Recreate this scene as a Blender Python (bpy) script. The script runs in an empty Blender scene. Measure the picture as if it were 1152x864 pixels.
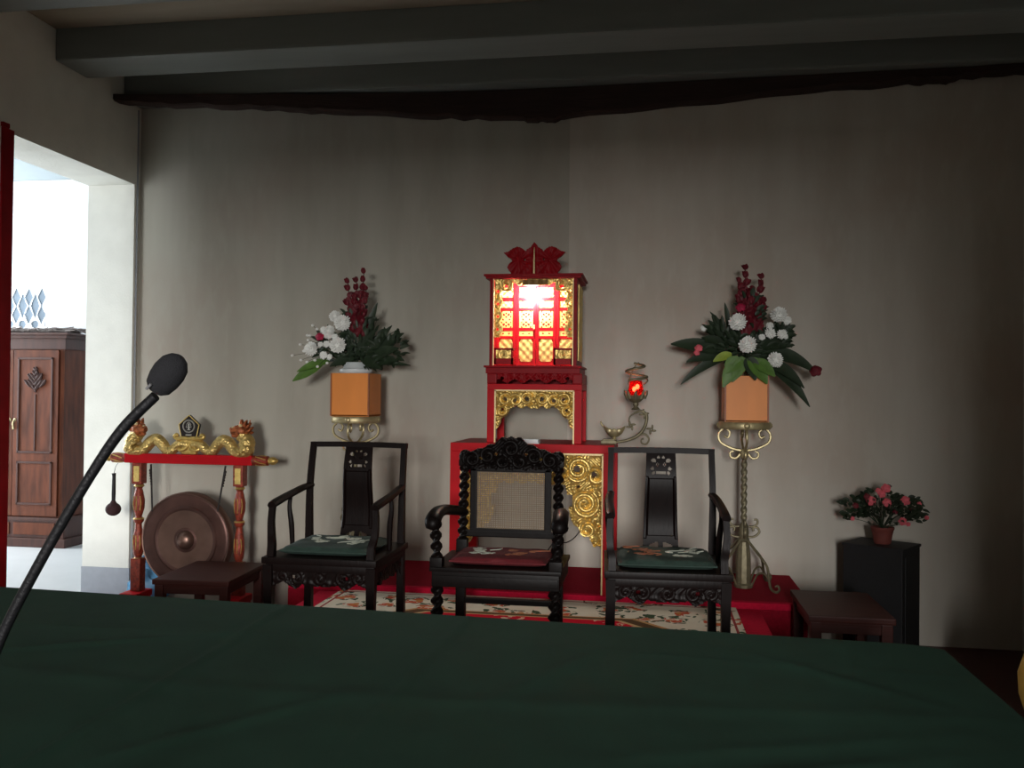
import bpy, bmesh, math, random
from mathutils import Vector, Matrix
random.seed(7)
PI = math.pi
SC = bpy.context.scene
COL = SC.collection

# ------------------------------------------------------------------ camera
CAM_H = 1.7
yaw = math.atan(.156); pit = math.radians(.745); rol = math.radians(.6)
fw0 = Vector((-math.sin(yaw), math.cos(yaw), 0)); r0 = Vector((math.cos(yaw), math.sin(yaw), 0)); u0 = Vector((0, 0, 1))
fw = fw0*math.cos(pit)+u0*math.sin(pit); up = u0*math.cos(pit)-fw0*math.sin(pit)
rt = r0*math.cos(rol)+up*math.sin(rol); up = up*math.cos(rol)-r0*math.sin(rol)
cd = bpy.data.cameras.new('camera'); cam = bpy.data.objects.new('camera', cd); COL.objects.link(cam)
cam.matrix_world = Matrix(((rt.x, up.x, -fw.x, 0), (rt.y, up.y, -fw.y, 0), (rt.z, up.z, -fw.z, CAM_H), (0, 0, 0, 1)))
cd.sensor_width = 36; cd.lens = 36*1000/1152; cd.clip_start = .05; cd.clip_end = 60
SC.camera = cam
# ------------------------------------------------------------------ light
SC.view_settings.view_transform = 'Standard'; SC.view_settings.look = 'None'
SC.view_settings.gamma = 1; SC.view_settings.use_curve_mapping = False
SC.view_settings.exposure = 0.0
world = bpy.data.worlds.new('sky'); SC.world = world; world.use_nodes = True
world.node_tree.nodes['Background'].inputs[0].default_value = (.82, .9, 1, 1)
world.node_tree.nodes['Background'].inputs[1].default_value = .05


def area(name, loc, target, sx, sy, power, col, spread=180):
    l = bpy.data.lights.new(name, 'AREA'); l.shape = 'RECTANGLE'; l.size = sx; l.size_y = sy
    l.energy = power; l.color = col; l.spread = math.radians(spread)
    o = bpy.data.objects.new(name, l); COL.objects.link(o)
    o.location = loc; o.rotation_euler = (Vector(target)-Vector(loc)).to_track_quat('-Z', 'Y').to_euler()
    return o


# sky panel behind an unseen doorway added to shape its light, and the bright side hall
area('daylight_rear', (.62, -8, 2.75), (.62, 6, 2.1), 1.45, 2.3, 1500, (1, .985, .96))
area('daylight_hall_side', (-9.6, 8.0, 2.3), (-5.5, 8.0, 1.3), 2.4, 3.2, 400, (.90, .96, 1))
area('daylight_hall_front', (-6.6, .2, 2.2), (-5.6, 9, 1.8), 2.4, 2.6, 235, (.90, .95, 1))

# ------------------------------------------------------------------ materials
def lin(c):
    return tuple((v/255/12.92) if v/255 <= .04045 else ((v/255+.055)/1.055)**2.4 for v in c)


def P(name, rgb, rough=.6, metal=0.0, var=.12, scale=18., bump=0., stretch=(1, 1, 1), coat=0., spec=.5, bscale=None):
    m = bpy.data.materials.new(name); m.use_nodes = True
    nt = m.node_tree; b = nt.nodes['Principled BSDF']
    c = lin(rgb)
    tc = nt.nodes.new('ShaderNodeTexCoord'); mp = nt.nodes.new('ShaderNodeMapping')
    mp.inputs['Scale'].default_value = stretch
    nt.links.new(tc.outputs['Object'], mp.inputs[0])
    nz = nt.nodes.new('ShaderNodeTexNoise'); nz.inputs['Scale'].default_value = scale; nz.inputs['Detail'].default_value = 5
    nt.links.new(mp.outputs[0], nz.inputs['Vector'])
    rp = nt.nodes.new('ShaderNodeValToRGB')
    rp.color_ramp.elements[0].position = .3; rp.color_ramp.elements[1].position = .7
    rp.color_ramp.elements[0].color = (*[max(0, v*(1-var)) for v in c], 1)
    rp.color_ramp.elements[1].color = (*[min(1, v*(1+var)) for v in c], 1)
    nt.links.new(nz.outputs[0], rp.inputs[0]); nt.links.new(rp.outputs[0], b.inputs['Base Color'])
    b.inputs['Roughness'].default_value = rough; b.inputs['Metallic'].default_value = metal
    b.inputs['Coat Weight'].default_value = coat; b.inputs['Specular IOR Level'].default_value = spec
    if bump:
        n2 = nt.nodes.new('ShaderNodeTexNoise'); n2.inputs['Scale'].default_value = bscale or scale*3; n2.inputs['Detail'].default_value = 4
        nt.links.new(mp.outputs[0], n2.inputs['Vector'])
        bp = nt.nodes.new('ShaderNodeBump'); bp.inputs['Strength'].default_value = bump; bp.inputs['Distance'].default_value = .01
        nt.links.new(n2.outputs[0], bp.inputs['Height']); nt.links.new(bp.outputs[0], b.inputs['Normal'])
    return m


def glow(name, rgb, strength):
    m = bpy.data.materials.new(name); m.use_nodes = True
    b = m.node_tree.nodes['Principled BSDF']
    b.inputs['Base Color'].default_value = (*rgb, 1)
    b.inputs['Emission Color'].default_value = (*rgb, 1); b.inputs['Emission Strength'].default_value = strength
    return m


def wall_mat(name, a, b_, c_):
    m = bpy.data.materials.new(name); m.use_nodes = True; nt = m.node_tree; b = nt.nodes['Principled BSDF']
    tc = nt.nodes.new('ShaderNodeTexCoord')
    def noise(sc, st, det=4):
        mp = nt.nodes.new('ShaderNodeMapping'); mp.inputs['Scale'].default_value = st
        nt.links.new(tc.outputs['Object'], mp.inputs[0])
        n = nt.nodes.new('ShaderNodeTexNoise'); n.inputs['Scale'].default_value = sc; n.inputs['Detail'].default_value = det
        nt.links.new(mp.outputs[0], n.inputs['Vector']); return n
    s1 = noise(3.2, (1, 1, .16)); s2 = noise(.9, (1, 1, 1)); s3 = noise(14, (1, 1, .35), 6)
    def mix(f, ca, cb):
        x = nt.nodes.new('ShaderNodeMix'); x.data_type = 'RGBA'
        nt.links.new(f, x.inputs['Factor'])
        for i, v in ((6, ca), (7, cb)):
            if isinstance(v, tuple): x.inputs[i].default_value = (*lin(v), 1)
            else: nt.links.new(v, x.inputs[i])
        return x.outputs[2]
    def ramp(o, lo, hi):
        r = nt.nodes.new('ShaderNodeMapRange'); r.inputs[1].default_value = lo; r.inputs[2].default_value = hi
        nt.links.new(o, r.inputs[0]); return r.outputs[0]
    k = mix(ramp(s1.outputs[0], .38, .64), a, b_)
    k = mix(ramp(s2.outputs[0], .45, .75), k, c_)
    k2 = mix(ramp(s3.outputs[0], .5, 1.0), k, a)
    nt.links.new(k2, b.inputs['Base Color']); b.inputs['Roughness'].default_value = .85; b.inputs['Specular IOR Level'].default_value = .2
    bp = nt.nodes.new('ShaderNodeBump'); bp.inputs['Strength'].default_value = .25; bp.inputs['Distance'].default_value = .004
    nt.links.new(s3.outputs[0], bp.inputs['Height']); nt.links.new(bp.outputs[0], b.inputs['Normal'])
    return m


M = {}
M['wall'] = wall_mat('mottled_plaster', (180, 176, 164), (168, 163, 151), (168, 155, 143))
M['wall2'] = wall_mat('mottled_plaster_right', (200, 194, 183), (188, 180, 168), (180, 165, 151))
M['wallL'] = P('cream_plaster', (232, 231, 222), .85, var=.04, scale=6, bump=.2, bscale=60)
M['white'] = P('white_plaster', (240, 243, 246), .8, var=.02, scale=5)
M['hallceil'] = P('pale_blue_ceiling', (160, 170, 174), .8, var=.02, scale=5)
M['skirt'] = P('grey_skirting', (165, 170, 178), .7, var=.05)
M['beam'] = P('grey_green_beam', (122, 126, 122), .5, var=.08, scale=9, stretch=(.15, 1, 1), bump=.15)
M['board'] = P('ceiling_boards', (156, 144, 126), .75, var=.1, scale=7, stretch=(.12, 1, 1), bump=.15)
M['floor'] = P('dark_red_tile', (74, 36, 32), .55, var=.15, scale=9)
M['halltile'] = P('pale_tile', (214, 216, 216), .35, var=.03, scale=4)
M['carpet'] = P('red_carpet', (196, 26, 58), .95, var=.12, scale=60, bump=.5, bscale=300, spec=.1)
M['maroon'] = P('maroon_carpet', (150, 22, 42), .95, var=.15, scale=60, bump=.5, bscale=300, spec=.1)
M['green'] = P('green_baize', (30, 57, 45), .9, var=.10, scale=5, bump=.25, bscale=500, spec=.15)
M['dark'] = P('dark_rosewood', (17, 9, 8), .42, var=.25, scale=12, stretch=(3, 3, .4), bump=.08, spec=.1)
M['ebony'] = P('ebonised_wood', (14, 9, 8), .44, var=.25, scale=14, bump=.08, spec=.1)
M['brown'] = P('brown_stool_wood', (58, 26, 21), .48, var=.2, scale=10, stretch=(.3, 3, 3), bump=.08, spec=.2)
M['ward'] = P('red_brown_wood', (96, 50, 30), .5, var=.45, scale=5, stretch=(3, 3, .5), bump=.1, spec=.3)
M['wardd'] = P('dark_trim_wood', (70, 38, 28), .5, var=.3, scale=8, stretch=(3, 3, .3))
M['wardleaf'] = P('dark_carved_wood', (66, 38, 32), .5, var=.2)
M['red'] = P('red_lacquer', (178, 18, 28), .45, var=.10, scale=8, spec=.1)
M['redd'] = P('deep_red_lacquer', (132, 14, 22), .45, var=.15, scale=8, spec=.1)
M['gold'] = P('gold_leaf', (206, 174, 100), .36, .7, var=.25, scale=30, bump=.3, bscale=70)
M['goldp'] = P('gold_paint', (220, 192, 112), .45, .2, var=.15, scale=30)
M['palegold'] = P('pale_gilt_edge', (214, 190, 140), .5, .3, var=.1)
M['brass'] = P('brass', (186, 172, 132), .45, .7, var=.2, scale=20, bump=.1)
M['iron'] = P('bronze_iron', (124, 116, 92), .55, .6, var=.25, scale=25, bump=.15)
M['gong'] = P('dark_bronze', (84, 58, 52), .42, .7, var=.25, scale=7, bump=.2)
M['gongrim'] = P('polished_bronze', (116, 90, 80), .38, .8, var=.2, scale=7)
M['orange'] = P('orange_veneer', (226, 136, 54), .5, var=.1, scale=5, stretch=(1, 1, .3), bump=.05)
M['orange_edge'] = P('veneer_edge', (150, 84, 44), .5, var=.1)
M['ceramic'] = P('white_ceramic', (220, 226, 228), .3, var=.03)
M['petal'] = P('white_petal', (240, 240, 236), .7, var=.04)
M['pinkp'] = P('pink_petal', (226, 100, 112), .7, var=.2, scale=40)
M['redp'] = P('dark_red_petal', (104, 18, 32), .6, var=.3, scale=40)
M['rosep'] = P('magenta_petal', (170, 22, 66), .6, var=.25, scale=40)
M['leafd'] = P('dark_leaf', (38, 52, 34), .5, var=.25, scale=20)
M['leafg'] = P('green_leaf', (84, 118, 48), .5, var=.25, scale=20)
M['leafy'] = P('yellow_green_leaf', (140, 158, 60), .5, var=.2, scale=20)
M['black'] = P('black_foam', (22, 22, 26), .9, var=.2, scale=200, bump=.4, bscale=600)
M['blackm'] = P('black_metal', (18, 18, 21), .5, .3, var=.1, bump=.2, bscale=200)
M['greyc'] = P('grey_clip', (130, 130, 132), .4, .5)
M['blackbox'] = P('black_painted_board', (22, 22, 24), .55, var=.2, scale=10, bump=.08)
M['terra'] = P('terracotta', (110, 52, 44), .7, var=.15)
M['cush'] = P('green_brocade', (34, 54, 46), .8, var=.2, scale=40, bump=.3, bscale=200)
M['cushr'] = P('red_brocade', (92, 14, 22), .8, var=.2, scale=40, bump=.3, bscale=200)
M['thread'] = P('silver_thread', (168, 172, 158), .6, var=.2)
M['threado'] = P('orange_thread', (140, 84, 58), .7, var=.2)
M['cane'] = P('woven_cane', (122, 104, 82), .6, var=.2, scale=40)
M['valance'] = P('dark_brown_cloth', (50, 33, 27), .9, var=.25, scale=12, stretch=(.3, 1, 2), bump=.4)
M['bag'] = P('blue_plastic', (110, 178, 226), .25, var=.35, scale=9, coat=.3)
M['straw'] = P('grey_straw', (150, 140, 136), .9, var=.3, scale=60)
M['dim_opening'] = P('dim_opening_grey', (120, 134, 148), .8, var=.03)
M['cord'] = P('dark_cord', (40, 34, 32), .8)
M['carvedred'] = P('carved_red_wood', (136, 52, 34), .42, .2, var=.5, scale=45, bump=.4)
M['dragongold'] = P('scaled_gold', (206, 176, 108), .34, .7, var=.25, scale=30)
_nt = M['dragongold'].node_tree; _v = _nt.nodes.new('ShaderNodeTexVoronoi'); _v.inputs['Scale'].default_value = 60
_tc = next(n for n in _nt.nodes if n.type == 'TEX_COORD'); _nt.links.new(_tc.outputs['Object'], _v.inputs['Vector'])
_bp = _nt.nodes.new('ShaderNodeBump'); _bp.inputs['Strength'].default_value = .7; _bp.inputs['Distance'].default_value = .008; _bp.invert = True
_nt.links.new(_v.outputs['Distance'], _bp.inputs['Height']); _nt.links.new(_bp.outputs[0], _nt.nodes['Principled BSDF'].inputs['Normal'])
M['malletw'] = P('mallet_cloth', (60, 34, 36), .9, var=.3, scale=50, bump=.4)
M['bulb'] = glow('lit_bulb', (1, .92, .80), 520)
M['redbulb'] = glow('lit_red_bulb', (1, .30, .12), 60)
g = bpy.data.materials.new('red_glass'); g.use_nodes = True
gb = g.node_tree.nodes['Principled BSDF']; gb.inputs['Base Color'].default_value = (.75, .05, .04, 1)
gb.inputs['Transmission Weight'].default_value = .9; gb.inputs['Roughness'].default_value = .0; gb.inputs['IOR'].default_value = 1.04
M['redglass'] = g


def rug_mat(hx, hy):
    m = bpy.data.materials.new('floral_rug'); m.use_nodes = True; nt = m.node_tree; b = nt.nodes['Principled BSDF']
    tc = nt.nodes.new('ShaderNodeTexCoord'); sp = nt.nodes.new('ShaderNodeSeparateXYZ'); nt.links.new(tc.outputs['Object'], sp.inputs[0])
    def mth(op, a, c=None, d=None):
        n = nt.nodes.new('ShaderNodeMath'); n.operation = op
        for i, v in enumerate((a, c, d)):
            if v is None: continue
            if isinstance(v, (int, float)): n.inputs[i].default_value = v
            else: nt.links.new(v, n.inputs[i])
        return n.outputs[0]
    dx = mth('SUBTRACT', hx, mth('ABSOLUTE', sp.outputs[0])); dy = mth('SUBTRACT', hy, mth('ABSOLUTE', sp.outputs[1]))
    d = mth('MINIMUM', dx, dy)
    d = mth('MINIMUM', d, mth('MULTIPLY', mth('ADD', dx, dy), .40))
    nz = nt.nodes.new('ShaderNodeTexNoise'); nz.inputs['Scale'].default_value = 11; nz.inputs['Detail'].default_value = 2
    nt.links.new(tc.outputs['Object'], nz.inputs['Vector'])
    vm = nt.nodes.new('ShaderNodeVectorMath'); vm.operation = 'MULTIPLY_ADD'
    nt.links.new(nz.outputs['Color'], vm.inputs[0]); vm.inputs[1].default_value = (.16, .16, 0); nt.links.new(tc.outputs['Object'], vm.inputs[2])
    def vor(sc):
        v = nt.nodes.new('ShaderNodeTexVoronoi'); v.inputs['Scale'].default_value = sc; v.voronoi_dimensions = '2D'
        v.inputs['Randomness'].default_value = .75
        nt.links.new(vm.outputs[0], v.inputs['Vector']); return v.outputs['Distance']
    v1 = vor(4.6); v2 = vor(17); v3 = vor(2.4)
    def mix(f, ca, cb):
        x = nt.nodes.new('ShaderNodeMix'); x.data_type = 'RGBA'; nt.links.new(f, x.inputs['Factor'])
        for i, v in ((6, ca), (7, cb)):
            if isinstance(v, tuple): x.inputs[i].default_value = (*lin(v), 1)
            else: nt.links.new(v, x.inputs[i])
        return x.outputs[2]
    lt = lambda a, t: mth('LESS_THAN', a, t)
    gt = lambda a, t: mth('GREATER_THAN', a, t)
    band = lambda a, lo, hi: mth('MULTIPLY', gt(a, lo), lt(a, hi))
    cream = mix(nz.outputs[0], (214, 204, 184), (232, 226, 210))
    cream = mix(mth('MULTIPLY', band(v1, .27, .42), lt(v2, .40)), cream, (66, 84, 62))
    cream = mix(mth('MULTIPLY', lt(v1, .26), lt(v2, .42)), cream, (196, 92, 66))
    cream = mix(mth('MULTIPLY', lt(v1, .10), lt(v2, .8)), cream, (196, 130, 70))
    field = mix(mth('MULTIPLY', lt(v3, .26), lt(v2, .40)), (206, 20, 48), (226, 196, 170))
    col = mix(gt(d, .47), cream, field)
    col = mix(band(d, .40, .415), col, (196, 150, 100))
    col = mix(band(d, .415, .455), col, (96, 74, 52))
    col = mix(band(d, .455, .47), col, (206, 176, 130))
    col = mix(band(d, .035, .05), col, (150, 60, 60))
    nt.links.new(col, b.inputs['Base Color']); b.inputs['Roughness'].default_value = .95; b.inputs['Specular IOR Level'].default_value = .1
    return m


# ------------------------------------------------------------------ mesh helpers
def B(): return bmesh.new()


def box(bm, x0, x1, y0, y1, z0, z1, bev=0.):
    r = bmesh.ops.create_cube(bm, size=1)
    vs = r['verts']
    bmesh.ops.scale(bm, vec=(x1-x0, y1-y0, z1-z0), verts=vs)
    bmesh.ops.translate(bm, vec=((x0+x1)/2, (y0+y1)/2, (z0+z1)/2), verts=vs)
    if bev:
        es = list({e for v in vs for e in v.link_edges})
        bmesh.ops.bevel(bm, geom=es, offset=bev, segments=2, affect='EDGES', profile=.7)
    return bm


def catmull(pts, n=6):
    pts = [Vector(p) for p in pts]
    if len(pts) < 3: return pts
    out = []
    for i in range(len(pts)-1):
        p0 = pts[max(i-1, 0)]; p1 = pts[i]; p2 = pts[i+1]; p3 = pts[min(i+2, len(pts)-1)]
        for k in range(n):
            t = k/n
            out.append(.5*((2*p1)+(p2-p0)*t+(2*p0-5*p1+4*p2-p3)*t*t+(3*p1-p0-3*p2+p3)*t*t*t))
    out.append(pts[-1]); return out


def tube(bm, pts, rad, n=8, smooth=6, sx=1., up=None, square=False):
    """swept tube; rad a number or list (per control point)"""
    ctrl = [Vector(p) for p in pts]
    if isinstance(rad, (int, float)): rads = [rad]*len(ctrl)
    else: rads = list(rad)
    P_ = catmull(ctrl, smooth) if smooth > 1 and len(ctrl) > 2 else ctrl
    if len(P_) == len(ctrl): R_ = rads
    else:
        R_ = []
        for i in range(len(P_)):
            f = i/smooth; k = min(int(f), len(rads)-2); t = f-k
            R_.append(rads[k]*(1-t)+rads[k+1]*t)
    rings = []; nrm = None
    for i, p in enumerate(P_):
        t = (P_[min(i+1, len(P_)-1)]-P_[max(i-1, 0)])
        if t.length < 1e-9: t = Vector((0, 0, 1))
        t.normalize()
        if nrm is None:
            a = Vector(up) if up else (Vector((0, 0, 1)) if abs(t.z) < .9 else Vector((0, 1, 0)))
            nrm = (a-t*a.dot(t)).normalized()
        else:
            nrm = (nrm-t*nrm.dot(t)).normalized()
        bn = t.cross(nrm)
        ring = []
        for k in range(n):
            th = 2*PI*k/n+(PI/4 if square else 0)
            ring.append(bm.verts.new(p+(nrm*math.cos(th)+bn*math.sin(th)*sx)*R_[i]))
        rings.append(ring)
    for a, c in zip(rings, rings[1:]):
        for k in range(n):
            bm.faces.new((a[k], a[(k+1) % n], c[(k+1) % n], c[k]))
    bm.faces.new(list(reversed(rings[0]))); bm.faces.new(rings[-1])
    return bm


def lathe(bm, prof, c=(0, 0, 0), n=24, rfun=None, axis='z'):
    """prof list of (r,z)"""
    rings = []
    for r, z in prof:
        ring = []
        for k in range(n):
            th = 2*PI*k/n; rr = r*(rfun(th, z) if rfun else 1)
            x, y = rr*math.cos(th), rr*math.sin(th)
            p = (x, y, z) if axis == 'z' else ((x, -z, y) if axis == 'y' else (z, x, y))
            ring.append(bm.verts.new((p[0]+c[0], p[1]+c[1], p[2]+c[2])))
        rings.append(ring)
    for a, d in zip(rings, rings[1:]):
        for k in range(n):
            bm.faces.new((a[k], a[(k+1) % n], d[(k+1) % n], d[k]))
    if prof[0][0] > 1e-5: bm.faces.new(list(reversed(rings[0])))
    if prof[-1][0] > 1e-5: bm.faces.new(rings[-1])
    return bm


def ball(bm, c, r, sc=(1, 1, 1), seg=12, rng=8):
    res = bmesh.ops.create_uvsphere(bm, u_segments=seg, v_segments=rng, radius=r)
    bmesh.ops.scale(bm, vec=sc, verts=res['verts']); bmesh.ops.translate(bm, vec=c, verts=res['verts'])
    return res['verts']


def prism(bm, poly, y0, y1):
    """poly in x,z extruded along y"""
    a = [bm.verts.new((x, y0, z)) for x, z in poly]; b = [bm.verts.new((x, y1, z)) for x, z in poly]
    n = len(poly)
    bm.faces.new(a); bm.faces.new(list(reversed(b)))
    for i in range(n): bm.faces.new((a[i], b[i], b[(i+1) % n], a[(i+1) % n]))
    return bm


def relief(bm, x0, x1, z0, z1, step, mask, height, yf, thick):
    """carved board: front face towards -y with relief, pierced where mask is False"""
    nx = max(2, int(round((x1-x0)/step))); nz = max(2, int(round((z1-z0)/step)))
    X = lambda i: x0+(x1-x0)*i/nx
    Z = lambda j: z0+(z1-z0)*j/nz
    inn = [[bool(mask(x0+(x1-x0)*(i+.5)/nx, z0+(z1-z0)*(j+.5)/nz)) for j in range(nz)] for i in range(nx)]
    F, K = {}, {}
    def fv(i, j):
        if (i, j) not in F: F[i, j] = bm.verts.new((X(i), yf-height(X(i), Z(j)), Z(j)))
        return F[i, j]
    def kv(i, j):
        if (i, j) not in K: K[i, j] = bm.verts.new((X(i), yf+thick, Z(j)))
        return K[i, j]
    for i in range(nx):
        for j in range(nz):
            if not inn[i][j]: continue
            bm.faces.new((fv(i, j), fv(i+1, j), fv(i+1, j+1), fv(i, j+1)))
            bm.faces.new((kv(i, j+1), kv(i+1, j+1), kv(i+1, j), kv(i, j)))
            if i == 0 or not inn[i-1][j]: bm.faces.new((fv(i, j+1), kv(i, j+1), kv(i, j), fv(i, j)))
            if i == nx-1 or not inn[i+1][j]: bm.faces.new((fv(i+1, j), kv(i+1, j), kv(i+1, j+1), fv(i+1, j+1)))
            if j == 0 or not inn[i][j-1]: bm.faces.new((fv(i, j), kv(i, j), kv(i+1, j), fv(i+1, j)))
            if j == nz-1 or not inn[i][j+1]: bm.faces.new((fv(i+1, j+1), kv(i+1, j+1), kv(i, j+1), fv(i, j+1)))
    return bm


def in_poly(poly, x, z):
    r = False; n = len(poly); j = n-1
    for i in range(n):
        xi, zi = poly[i]; xj, zj = poly[j]
        if (zi > z) != (zj > z) and x < (xj-xi)*(z-zi)/(zj-zi)+xi: r = not r
        j = i
    return r


def volutes(centres, pitch=.028, depth=.012):
    """spiral scroll relief around the given (x, z, radius, handed) centres"""
    def h(x, z):
        best = None
        for cx, cz, R, s in centres:
            r = math.hypot(x-cx, z-cz)
            if r < R and (best is None or r/R < best[0]): best = (r/R, r, math.atan2(z-cz, (x-cx)*s), R)
        if best is None:
            return depth*(.35+.4*math.sin(x*95+2*math.sin(z*60))*math.sin(z*88+2*math.sin(x*47)))
        q, r, th, R = best
        f = (r/pitch-th/(2*PI)) % 1
        return depth*(.25+.9*math.sin(PI*f)**.7*(1-.35*q)+(.5 if r < pitch*.5 else 0))
    return h


def obj(name, bm, mat, parent=None, smooth=None, loc=None, rot=None):
    bmesh.ops.recalc_face_normals(bm, faces=bm.faces)
    me = bpy.data.meshes.new(name); bm.to_mesh(me); bm.free()
    me.materials.append(M[mat] if isinstance(mat, str) else mat)
    if smooth is not None:
        for p in me.polygons: p.use_smooth = True
        me.set_sharp_from_angle(angle=math.radians(smooth))
    o = bpy.data.objects.new(name, me); COL.objects.link(o)
    if parent: o.parent = parent
    if loc: o.location = loc
    if rot: o.rotation_euler = rot
    return o


def tag(o, label, cat, group=None):
    o['label'] = label; o['category'] = cat
    if group: o['group'] = group
    return o


def thing(name, label, cat, loc=(0, 0, 0), rz=0., group=None):
    o = bpy.data.objects.new(name, None); COL.objects.link(o); o.empty_display_size = .1
    o.location = loc; o.rotation_euler = (0, 0, rz)
    return tag(o, label, cat, group)


def struct(name, bm, mat, smooth=None):
    o = obj(name, bm, mat, None, smooth); o['kind'] = 'structure'; return o


def link_copy(src, parent=None, loc=None, rot=None, scale=None):
    c = src.copy(); COL.objects.link(c)
    if parent: c.parent = parent
    if loc is not None: c.location = loc
    if rot is not None: c.rotation_euler = rot
    if scale is not None: c.scale = (scale,)*3
    return c


def copy_tree(o, parent=None):
    kids = list(o.children)
    c = link_copy(o, parent)
    for k in kids: copy_tree(k, c)
    return c


# ------------------------------------------------------------------ the room
WY = 6.55; XL = -4.05; XR = 2.515; CZ = 4.18
struct('floor', box(B(), XL-.4, XR+.2, -2.35, WY+.2, -.1, 0), 'floor')
struct('floor_hall', box(B(), -10.2, XL-.4, -.2, 9.6, -.1, 0), 'halltile')
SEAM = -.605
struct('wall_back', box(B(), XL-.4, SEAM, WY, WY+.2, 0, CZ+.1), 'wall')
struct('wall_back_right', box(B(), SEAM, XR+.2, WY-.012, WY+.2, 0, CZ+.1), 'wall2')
b = B(); OY0, OY1, OZ = 5.12, 6.47, 3.34
box(b, XL-.4, XL, -2.2, OY0, 0, CZ+.1); box(b, XL-.4, XL, OY0, OY1, OZ, CZ+.1); box(b, XL-.4, XL, OY1, WY, 0, CZ+.1)
struct('wall_left', b, 'wallL')
struct('wall_right', box(B(), XR, XR+.2, -2.2, WY, 0, CZ+.1), 'wallL')
b = B()
box(b, XL-.4, -2.6, -2.35, -2.2, 0, CZ+.1); box(b, .85, XR+.2, -2.35, -2.2, 0, CZ+.1); box(b, -2.6, .85, -2.35, -2.2, 2.4, CZ+.1)  # unseen; opening placed so the back wall darkens upward and to the right
struct('wall_rear', b, 'wallL')
struct('ceiling', box(B(), XL-.4, XR+.2, -2.35, WY+.2, CZ, CZ+.12), 'board')
for y0, y1 in ((6.30, WY), (5.50, 5.85), (4.41, 4.76), (3.32, 3.67), (2.23, 2.58)):
    b = box(B(), XL+.002, XR-.002, y0, y1, 3.96, CZ+.01, .018)
    struct('ceiling_beam', b, 'beam')
struct('baseboard_left', box(B(), XL-.40, XL+.012, OY1-.012, OY1, 0, .31), 'skirt')
struct('trim_1', box(B(), XL, XL+.012, OY1+.03, OY1+.036, 0, 3.94), 'skirt')
b = B(); box(b, XL, XL+.014, OY0-.115, OY0-.012, 0, 3.36, .004); box(b, XL, XL+.02, OY0-.12, OY0-.06, 3.36, 3.39, .004)
struct('door_1', b, 'redd')
# hall beyond the doorway
struct('wall_hall', box(B(), -10.2, XL-.4, 9.4, 9.6, 0, 4.5), 'white')
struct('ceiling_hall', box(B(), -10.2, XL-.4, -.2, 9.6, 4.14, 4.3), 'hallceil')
struct('trim_2', box(B(), -10.2, XL-.4, 9.3, 9.4, 4.05, 4.14, .02), 'white')
lx0, lx1, lz0, lz1, lp_ = -8.30, -6.10, 2.40, 2.92, .163
def lat_mask(x, z):
    for row, (zc, hz, off) in enumerate(((2.79, .112, 0), (2.69, .155, .5), (2.585, .112, 0))):
        u = ((x+7.357)/lp_-off+.5) % 1-.5
        if abs(u)*lp_/.056+abs(z-zc)/hz < 1 and lx0+.03 < x < (-7.03 if row == 1 else -6.95): return False
    u = ((x+7.357)/lp_) % 1-.5
    if math.hypot(u*lp_, z-2.475) < .045 and lx0+.03 < x < -6.975: return False
    return True
w1 = struct('window_1', relief(B(), lx0, lx1, lz0, lz1, .010, lat_mask, lambda x, z: 0, 9.39, .008), 'white')
obj('dim_sheet', box(B(), lx0, lx1, 9.3985, 9.3997, lz0, lz1), 'dim_opening', w1)  # grey sheet stands in for the dim space seen through the lattice

# the carpeted dais
DZ, SZ = .41, .45
tag(obj('dais', box(B(), -2.13, .67, 3.8, 5.6, 0, DZ, .012), 'carpet'), 'low red carpeted platform under the floral rug and the three chairs', 'platform')
d2 = thing('dais_step', 'dark red carpeted back step along the wall under the altar table', 'platform', (0, 0, 0))
obj('step_base', box(B(), -2.36, .95, 5.602, 6.53, 0, DZ), 'maroon', d2)  # dark front face stands in for the shaded recess below the step edge
obj('step_edge', box(B(), -2.36, .97, 5.602, 5.66, DZ, SZ+.002, .008), 'carpet', d2)
b = box(B(), -2.36, .98, 5.66, 6.53, DZ, SZ, .006)
obj('step_carpet', b, 'maroon', d2)
rx0, rx1, ry0, ry1 = -1.985, .525, 3.95, 5.585
b = B(); nx, ny = 40, 26
hx, hy = (rx1-rx0)/2, (ry1-ry0)/2
box(b, -hx, hx, -hy, hy, 0, .012, .004)
tag(obj('floral_rug', b, rug_mat(hx, hy), None, None, ((rx0+rx1)/2, (ry0+ry1)/2, DZ)), 'red rug with a cream flowered border under the three chairs', 'rug')

# ------------------------------------------------------------------ valance under the last beam
b = B()
secs = [(-4.045, 6.16, 6.26, 3.90, 3.955), (-3.6, 6.2, 6.3, 3.87, 3.95), (-2.9, 6.27, 6.38, 3.845, 3.945), (-2.4, 6.33, 6.46, 3.82, 3.945), (-1.6, 6.42, 6.53, 3.78, 3.95), (-1.0, 6.44, 6.53, 3.742, 3.955),
        (-.84, 6.44, 6.53, 3.722, 3.955), (-.74, 6.44, 6.53, 3.722, 3.955), (-.6, 6.44, 6.53, 3.742, 3.955), (.2, 6.42, 6.53, 3.80, 3.955), (1.0, 6.40, 6.53, 3.855, 3.955), (1.75, 6.38, 6.52, 3.885, 3.955), (2.0, 6.38, 6.52, 3.885, 3.955), (2.1, 6.38, 6.5, 3.90, 3.955), (2.5, 6.36, 6.5, 3.915, 3.965)]
fine = []
for a, c in zip(secs, secs[1:]):
    for k in range(6):
        t = k/6; s_ = [a[i]*(1-t)+c[i]*t for i in range(5)]
        s_[3] += .006*math.sin(s_[0]*37)+.004*math.sin(s_[0]*91)
        fine.append(s_)
fine.append(list(secs[-1])); rings = []
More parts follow.
